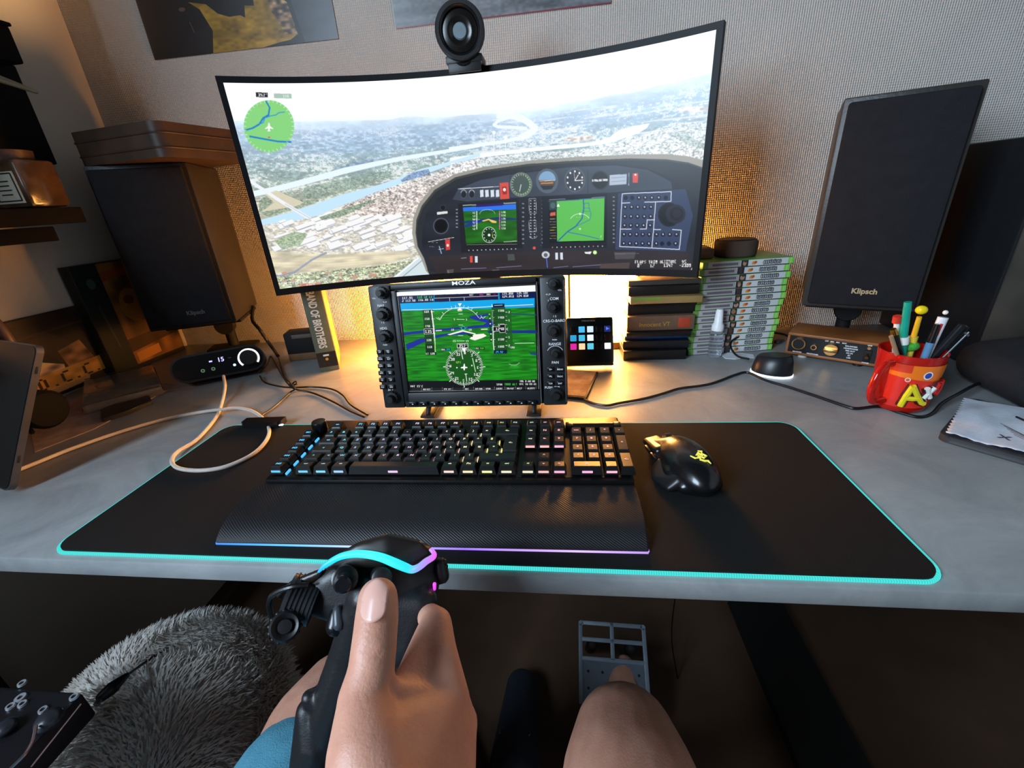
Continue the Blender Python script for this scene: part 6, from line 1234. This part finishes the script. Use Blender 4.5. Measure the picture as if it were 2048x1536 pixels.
for hp_, kn_, an_, s_ in ((hipR, knR, anR, 1), (hipL, knL, anL, -1)):
    H((hp_, .095), (hp_.lerp(kn_, .55), .078)); H((hp_.lerp(kn_, .55), .078), (kn_ + Vector((0, -.02, .0)), .068)); H((kn_ + Vector((0, -.02, 0)), .068), (kn_ + Vector((0, .018, .002)), .054)); H((kn_ + Vector((0, .015, -.01)), .054), (kn_.lerp(an_, .35) + Vector((0, -.015, 0)), .055)); H((kn_.lerp(an_, .35) + Vector((0, -.015, 0)), .055), (an_, .036))
    H((an_, .036), (an_ + Vector((0, -.045, -.045)), .030), (an_ + Vector((s_ * .01, .13, .0) if s_ > 0 else (s_ * .01, .10, -.065)), .028), (an_ + Vector((s_ * .02, .16, .0) if s_ > 0 else (s_ * .02, .14, -.07)), .022))
H((hipR, .10), (hipL, .10), (Vector((.02, -.64, -.05)), .12)); H((Vector((.02, -.64, -.05)), .12), (Vector((.10, -.67, .18)), .105), (Vector((-.06, -.67, .18)), .105)); H((SHR, .052), (SHL, .052), (Vector((.10, -.67, .18)), .10), (Vector((-.06, -.67, .18)), .10))
H((Vector((.02, -.66, .30)), .055), (Vector((.02, -.64, .40)), .052)); H((Vector((.02, -.62, .47)), .078), (Vector((.02, -.65, .52)), .090), (Vector((.02, -.595, .42)), .045)); H((Vector((.02, -.54, .475)), .008), (Vector((.02, -.528, .452)), .010))
ELL = Vector((-.18, -.48, .10)); HLL = Vector((-.06, -.43, .24))
H((SHL, .050), (ELL, .042)); H((ELL, .042), (HLL, .025))
PL = HLL + Vector((.065, .01, .035)); H((HLL, .023), (PL + Vector((0, .028, .0)), .012), (PL + Vector((0, -.030, .004)), .011))
for k, ln in enumerate((.068, .078, .072, .056)):
    r0 = PL + Vector((.004, .030 - .020 * k, .002)); r1 = r0 + Vector((.50, .02, .75)) * ln * .5; r2 = r1 + Vector((-.15, .02, .85)) * ln * .45; H((r0, .0105), (r1, .0092)); H((r1, .0092), (r2, .0080))
H((HLL + Vector((.02, .018, .008)), .015), (HLL + Vector((.035, .048, .030)), .0105)); H((HLL + Vector((.035, .048, .030)), .0105), (HLL + Vector((.045, .056, .062)), .0092))
for s_ in (-1, 1): H((Vector((.02 + s_ * .078, -.635, .475)), .010), (Vector((.02 + s_ * .082, -.645, .500)), .012))
H((Vector((.0, -.556, .420)), .008), (Vector((.04, -.556, .420)), .008))
def skin():
    m = mat('skin', (184, 130, 108), .5, col2=(202, 150, 128), vs=35, bump=.35, bs=420, sss=.25); nt = m.node_tree; b = nt.nodes['Principled BSDF']
    bp = [n for n in nt.nodes if n.type == 'BUMP'][0]; bp.inputs['Distance'].default_value = .0008
    tc = nt.nodes.new('ShaderNodeTexCoord'); v = nt.nodes.new('ShaderNodeTexVoronoi'); v.inputs['Scale'].default_value = 500; v.feature = 'DISTANCE_TO_EDGE'; nt.links.new(tc.outputs['Object'], v.inputs['Vector'])
    b2 = nt.nodes.new('ShaderNodeBump'); b2.inputs['Strength'].default_value = .25; b2.inputs['Distance'].default_value = .0004; nt.links.new(v.outputs['Distance'], b2.inputs['Height']); nt.links.new(bp.outputs['Normal'], b2.inputs['Normal']); nt.links.new(b2.outputs['Normal'], b.inputs['Normal']); return m
SK = skin(); body = remeshed(mb, 'body', SK, .0022, 9, ps)
# creases across the thumb joint
me = body.data; co = np.empty(len(me.vertices) * 3, np.float32); me.vertices.foreach_get('co', co); co = co.reshape(-1, 3); no = np.empty(len(me.vertices) * 3, np.float32); me.vertices.foreach_get('normal', no); no = no.reshape(-1, 3)
def crease(pa, pb, wdt, dep):
    a, b = np.array(pa - po_), np.array(pb - po_); ab = b - a; t = np.clip(((co - a) @ ab) / (ab @ ab), 0, 1); d = np.linalg.norm(co - (a + t[:, None] * ab), axis=1); k = np.exp(-(d / wdt) ** 2) * dep * np.sin(np.pi * np.clip(t, .03, .97)) ** .5; co[:] -= no * k[:, None]
for y, x0_, x1_, dp in ((1290, 712, 788, .0011), (1300, 704, 780, .0008), (1276, 716, 782, .0005), (1318, 702, 776, .0006), (1332, 706, 778, .0004)): crease(W(x0_, y + 3, .2405), W(x1_, y - 8, .2415), .0013, dp)
crease(W(781, 1360, .243), W(790, 1440, .238), .0030, .0022); crease(W(790, 1440, .238), W(776, 1500, .228), .0035, .0010); crease(W(760, 1440, .228), W(745, 1510, .21), .003, .0005)
me.vertices.foreach_set('co', co.ravel()); me.update()
nl = MB(); nc = W(746, 1199, .2541) - po_; u_ = (W(780, 1199, .2520) - po_ - nc).normalized(); v_ = (W(751, 1160, .2603) - po_ - nc).normalized(); w_n = u_.cross(v_).normalized(); 
rows_ = []
for j in range(13):
    t = -1 + 2 * j / 12; hw = .0084 * (1 - max(0, abs(t) - .55) ** 2 * 1.7); row = []
    for i in range(13):
        s_ = -1 + 2 * i / 12; x = hw * s_; y = .0122 * t + (.0022 if t < 0 else -.0026) * (s_ * s_) ; zz = .0004 - .0021 * s_ * s_ - .0030 * max(0, t) ** 2
        row.append(nl.bm.verts.new(nc + u_ * x + v_ * y + w_n * zz))
    rows_.append(row)
for a, b in zip(rows_, rows_[1:]):
    for i in range(12): nl.bm.faces.new((a[i], a[i + 1], b[i + 1], b[i]))
o = nl.build('thumbnail', mat('nail', (214, 164, 150), .22, sss=.2, var=.03), ps); md = o.modifiers.new('s', 'SOLIDIFY'); md.thickness = .0009; md.offset = 0; tag(o, 'pale pink nail of the raised thumb')
mb = MB()
for hp_, kn_ in ((hipR, knR), (hipL, knL)):
    a = hp_.lerp(kn_, .70 if kn_ is knR else .86); H((hp_, .106), (hp_.lerp(kn_, .5), .092)); H((hp_.lerp(kn_, .5), .092), (a, .082))
H((hipR, .106), (hipL, .106), (Vector((.02, -.64, -.10)), .120)); remeshed(mb, 'shorts', mat('teal_cotton', (74, 136, 158), .85, bump=.4, bs=700), .0045, 4, ps)
mb = MB(); H((Vector((.02, -.64, -.09)), .132), (Vector((.09, -.62, -.15)), .112), (Vector((-.05, -.62, -.15)), .112), (Vector((.02, -.66, .05)), .125)); H((Vector((.02, -.64, -.03)), .130), (Vector((.10, -.67, .18)), .112), (Vector((-.06, -.67, .18)), .112), (SHR, .062), (SHL, .062)); H((SHR, .062), (SHR.lerp(EL, .5), .058)); H((SHL, .06), (SHL.lerp(ELL, .5), .056)); remeshed(mb, 'shirt', mat('dark_shirt', (44, 44, 50), .85), .005, 4, ps)
mb = MB(); H((Vector((.02, -.665, .54)), .088), (Vector((.02, -.69, .49)), .074)); mb.build('hair', mat('dark_hair', (46, 34, 26), .7, bump=.6, bs=300), ps)
for s_ in (-1, 1): mb = MB(); mb.sph(Vector((.02 + s_ * .031, -.5625, .492)) - po_, .0115, n=10); mb.build('eye', mat('eye_white', (225, 222, 216), .2), ps)
ch = thing('desk_chair', 'black chair carrying the person in teal shorts', 'chair', (.02, -.66, FZ))
mb = MB(); mb.box((0, .07, .404), (.46, .44, .06), bev=.025, seg=4); mb.build('seat', BLKM, ch); mb = MB(); mb.box((0, -.235, .80), (.42, .06, .60), bev=.025, seg=4); mb.build('backrest', BLKM, ch); mb = MB(); mb.box((0, -.20, .47), (.06, .03, .22)); mb.build('back_bracket', BLKM, ch); mb = MB(); mb.cyl((0, .03, .05), (0, .03, .38), .03); mb.build('column', GREY, ch)
for k in range(5):
    a = 2 * math.pi * k / 5 + .3; mb = MB(); mb.hull([((0, .03, .07), .02), ((.22 * math.cos(a), .03 + .22 * math.sin(a), .05), .014)]); mb.sph((.22 * math.cos(a), .03 + .22 * math.sin(a), .025), .024, n=8); mb.build('leg', BLKM, ch)
# ================================================================ fluffy pouf
pf_ = thing('fluffy_pouf', 'round fluffy grey-white pouf under the front left of the desk', 'pouf', (-.505, .045, FZ))
rr = random.Random(11); PRf = .165; PHh = .465
def pouf_pt(u, th):
    """u 0..1 from the crown to the foot"""
    if u < .45: a = u / .45 * math.pi / 2; r = PRf * math.sin(a); z = PHh - .13 + .13 * math.cos(a)
    else: k = (u - .45) / .55; r = PRf * (1 - .10 * k); z = (PHh - .13) * (1 - k) + .002
    return Vector((r * math.cos(th), r * math.sin(th), z))
mb = MB(); mb.lathe([(max(1e-7, pouf_pt(k / 24, 0).x) if k else 0, pouf_pt(k / 24, 0).z) for k in range(25)] + [(0, .002)], n=40); mb.build('cushion', mat('pouf_cloth', (205, 198, 190), .95), pf_)
bm = bmesh.new()
for _ in range(15000):
    u = math.sqrt(rr.random()) * .42 if rr.random() < .62 else rr.uniform(.42, .98); th = rr.uniform(0, 2 * math.pi); p = pouf_pt(u, th); n_ = (pouf_pt(u, th + .01) - p).cross(pouf_pt(min(1, u + .01), th) - p); n_ = -n_.normalized() if n_.length > 0 else Vector((0, 0, 1))
    if n_.dot(p - Vector((0, 0, PHh * .4))) < 0: n_ = -n_
    fl_ = Vector((math.sin(th * 3 + u * 9) * .5 - .25, math.cos(th * 2 + u * 7) * .5 + .2, -.35 * u)) + Vector((rr.uniform(-.25, .25), rr.uniform(-.25, .25), rr.uniform(-.2, .1))); d = (n_ * .55 + fl_ * .8).normalized(); s_ = n_.cross(d); s_ = s_.normalized() * .0016 if s_.length > 1e-3 else Vector((.0016, 0, 0)); L = rr.uniform(.013, .024)
    q = p + n_ * -.001; m1 = q + (n_ * .8 + d * .5).normalized() * L * .5; e_ = q + d * L
    a, b, c, d2, f_ = (bm.verts.new(x) for x in (q - s_, q + s_, m1 + s_ * .8, m1 - s_ * .8, e_)); bm.faces.new((a, b, c, d2)); bm.faces.new((d2, c, f_))
mb2 = MB(); mb2.bm.free(); mb2.bm = bm; tag(mb2.build('fur', mat('pouf_fur', (236, 234, 228), .8, col2=(206, 196, 184), vs=14), pf_), kind='stuff')
# ================================================================ throttle plate bottom left, plug, pedals, floor bar
tp = thing('throttle_panel', 'black throttle panel with ringed screws at the bottom left corner', 'throttle panel', (-.371, -.081, -.1))
mb = MB(); mb.box((-.115, -.14, -.018), (.23, .28, .036), (0, 0, R(0)), bev=.004); mb.build('plate', mat('throttle_black', (22, 22, 26), .4), tp)
for x, y in ((45, 1368), (42, 1397), (46, 1409), (22, 1414), (87, 1421), (149, 1395)):
    p = at(x, y, z=-.1) - Vector(tp.location); big = (x, y) == (42, 1397); mb = MB(); mb.lathe([(.0022, .001), (.0022, .0022), (.0046 if big else .0036, .0022), (.005 if big else .0040, .0002)], p, n=24); mb.mi = 1; mb.lathe([(0, .0009), (.0022, .0009)], p, n=24); mb.build('screw_ring', [mat('ring_steel', (190, 196, 204), .3, .6), BLKM], tp)
mb = MB(); mb.tube(smoothpts([at(x, y, z=-.088) - Vector(tp.location) for x, y in ((72, 1452), (66, 1480), (50, 1508), (22, 1536), (5, 1556))], 5), .0014, 6); mb.tube([at(160, 1408, z=-.1) - Vector(tp.location) + Vector((.001, 0, 0)), at(60, 1534, z=-.1) - Vector(tp.location) + Vector((.001, 0, 0))], .0008, 5); mb.build('metal_curve_edge_highlight', mat('rose_metal_highlight', (190, 160, 160), .25, .9), tp)  # metal curve, plus a thin bright line drawn as the plate's edge highlight
mb = MB(); mb.sph(at(98, 1440, z=-.095) - Vector(tp.location), .011, (1, 1, .7)); mb.sph(at(10, 1455, z=-.095) - Vector(tp.location), .009, (1, 1, .6)); mb.build('rubber_dome', mat('dome_rubber', (40, 42, 48), .3), tp)
mb = MB(); mb.cyl((-.14, -.19, -.036), (-.14, -.19, FZ + .1 + .01), .022); mb.box((-.14, -.19, FZ + .1 + .006), (.22, .16, .012)); mb.build('stand_post', BLKM, tp)
pl = thing('cable_plug', 'black cable plug resting against the fluffy pouf', 'plug', at(228, 1372, z=-.235))
bq = lambda x, y, z: at(x, y, z=z) - Vector(pl.location)
mb = MB(); mb.hull([(bq(252, 1352, -.240), .004), (bq(222, 1378, -.235), .0085), (bq(205, 1392, -.235), .007)]); mb.build('plug_body', BLK, pl); mb = MB(); mb.cyl(bq(204, 1394, -.235), bq(192, 1410, -.235), .0035); mb.build('metal_tip', GREY, pl); mb = MB(); mb.tube(smoothpts([bq(252, 1352, -.240), bq(290, 1325, -.262), bq(330, 1300, -.268), bq(380, 1285, -.29), bq(420, 1300, -.34)], 6), .0018, 6); mb.build('cord', CAB, pl)
pd = thing('rudder_pedals', 'grey metal rudder pedal plate with window cutouts below the desk', 'pedals'); 
pA, pB_, pC_ = at(1157, 1240, z=-.55), at(1290, 1250, z=-.55), at(1157, 1390, z=-.63); PDM = frame(pA, pB_ - pA, pA - pC_); pd.matrix_world = PDM; PDW = (pB_ - pA).length; PDH = (pA - pC_).length * 1.15
PG = mat('pedal_metal', (112, 124, 136), .5, .2)
mb = MB(); t_ = .0085
for x in (t_ / 2, PDW / 2, PDW - t_ / 2): mb.box((x, -.036 if x == PDW / 2 else -PDH / 2, 0), (t_, .072 if x == PDW / 2 else PDH - .012, .006), bev=.001)
for y in (-t_ / 2, -.036, -.072): mb.box((PDW / 2, y, 0), (PDW - .012, t_, .006), bev=.001)
for x, y in ((.0055, -.0055), (PDW - .0055, -.0055)): mb.cyl((x, y, -.003), (x, y, .003), .0055, n=20)
mb.build('frame_bars', PG, pd)
mb = MB(); mb.box((PDW / 2, -.072 - (PDH - .072) / 2, -.001), (PDW - .012, PDH - .072, .003)); mb.mi = 1
for x in (.02, .05, PDW - .05, PDW - .02):
    for y in (-.095, -.125, -.155): mb.cyl((x, y, -.0005), (x, y, .0012), .0028, n=14)
mb.build('hole_plate', [mat('pedal_plate', (86, 96, 106), .5, .3), BLKM], pd)
bs_ = MB(); inv = PDM.inverted()
bs_.hull([(inv @ Vector((pA.x + .03, pA.y - .02, -.60)), .012), (inv @ Vector((pA.x + .03, pA.y + .06, FZ + .012)), .012)]); bs_.hull([(inv @ Vector((pB_.x - .03, pB_.y - .02, -.60)), .012), (inv @ Vector((pB_.x - .03, pB_.y + .06, FZ + .012)), .012)]); bs_.build('support_arm', BLKM, pd)
slab('desk_foot_bar', (.565, .10, FZ), (.70, .60, FZ + .03), BLKM, None, .004); tag(bpy.data.objects['desk_foot_bar'], 'wide black bar on the floor right of the pedals', 'foot bar')
bpy.data.objects['desk_foot_bar'].pop('kind', None) if 'kind' in bpy.data.objects['desk_foot_bar'] else None
sh = thing('floor_shoe', 'dark shoe-like shape with a buckle in the shadow below the desk', 'shoe', (.015, .24, FZ))
mb = MB(); mb.hull([((0, -.08, .05), .05), ((0, .08, .035), .035), ((0, -.1, .10), .035)], 3); mb.build('upper', mat('navy_shoe', (36, 42, 56), .7), sh); mb = MB(); mb.tube([(.03 * math.cos(a), -.05 + .012 * math.sin(a), .104) for a in np.linspace(0, 2 * math.pi, 14)][:-1], .002, 5, closed=True); mb.build('buckle', GREY, sh)
curve_cable('hanging_wire', [Vector((.42, .50, -.06)), Vector((.405, .46, -.2)), Vector((.37, .42, -.4)), Vector((.36, .40, -.6)), Vector((.38, .38, FZ + .004))], .0015, CAB, 'thin black wire hanging under the desk right of the pedals', 'wire')

# ---- pieces that belong to a part rather than to the whole thing
def nest(thing_name, child, part):
    for r in [o for o in bpy.data.objects if o.parent is None and o.name.split('.')[0] == thing_name]:
        ps_ = [c for c in r.children if c.name.split('.')[0] == part]
        for c in [c for c in r.children if c.name.split('.')[0] == child]:
            if ps_: c.parent = ps_[0]
for a in (('webcam', 'lens_cover', 'lens_hood'), ('webcam', 'lens_ring', 'lens_hood'), ('instrument_panel', 'brand_lettering', 'screen_surround'), ('mouse', 'emblem', 'shell'), ('mouse', 'trim_line', 'shell'), ('film_case', 'red_patch', 'case'), ('film_case', 'spine_title', 'case'), ('film_case', 'green_strip', 'case'), ('film_case', 'spine_band', 'case'), ('game_case', 'spine_label', 'case'), ('film_box', 'spine_title', 'case'), ('film_box', 'spine_emblem', 'case'), ('film_box', 'spine_base', 'case'), ('film_box', 'back_text', 'back_cover'), ('audio_interface', 'digit_display', 'front_face'), ('audio_interface', 'jack_ring', 'front_face'), ('audio_interface', 'indicator_bar', 'front_face'), ('amplifier', 'lettering', 'front_panel'), ('glass_jar', 'label', 'jar_body'), ('person', 'thumbnail', 'body'), ('floor_shoe', 'buckle', 'upper'), ('headset_bag', 'zip_pull', 'pouch'), ('black_box', 'window_strip', 'body'), ('stream_keypad', 'play_icon', 'case'), ('stream_keypad', 'lettering', 'case')): nest(*a)
for o in bpy.data.objects:
    if o.parent is not None and o.type == 'MESH' and not len(o.data.polygons): print('EMPTY', o.name)
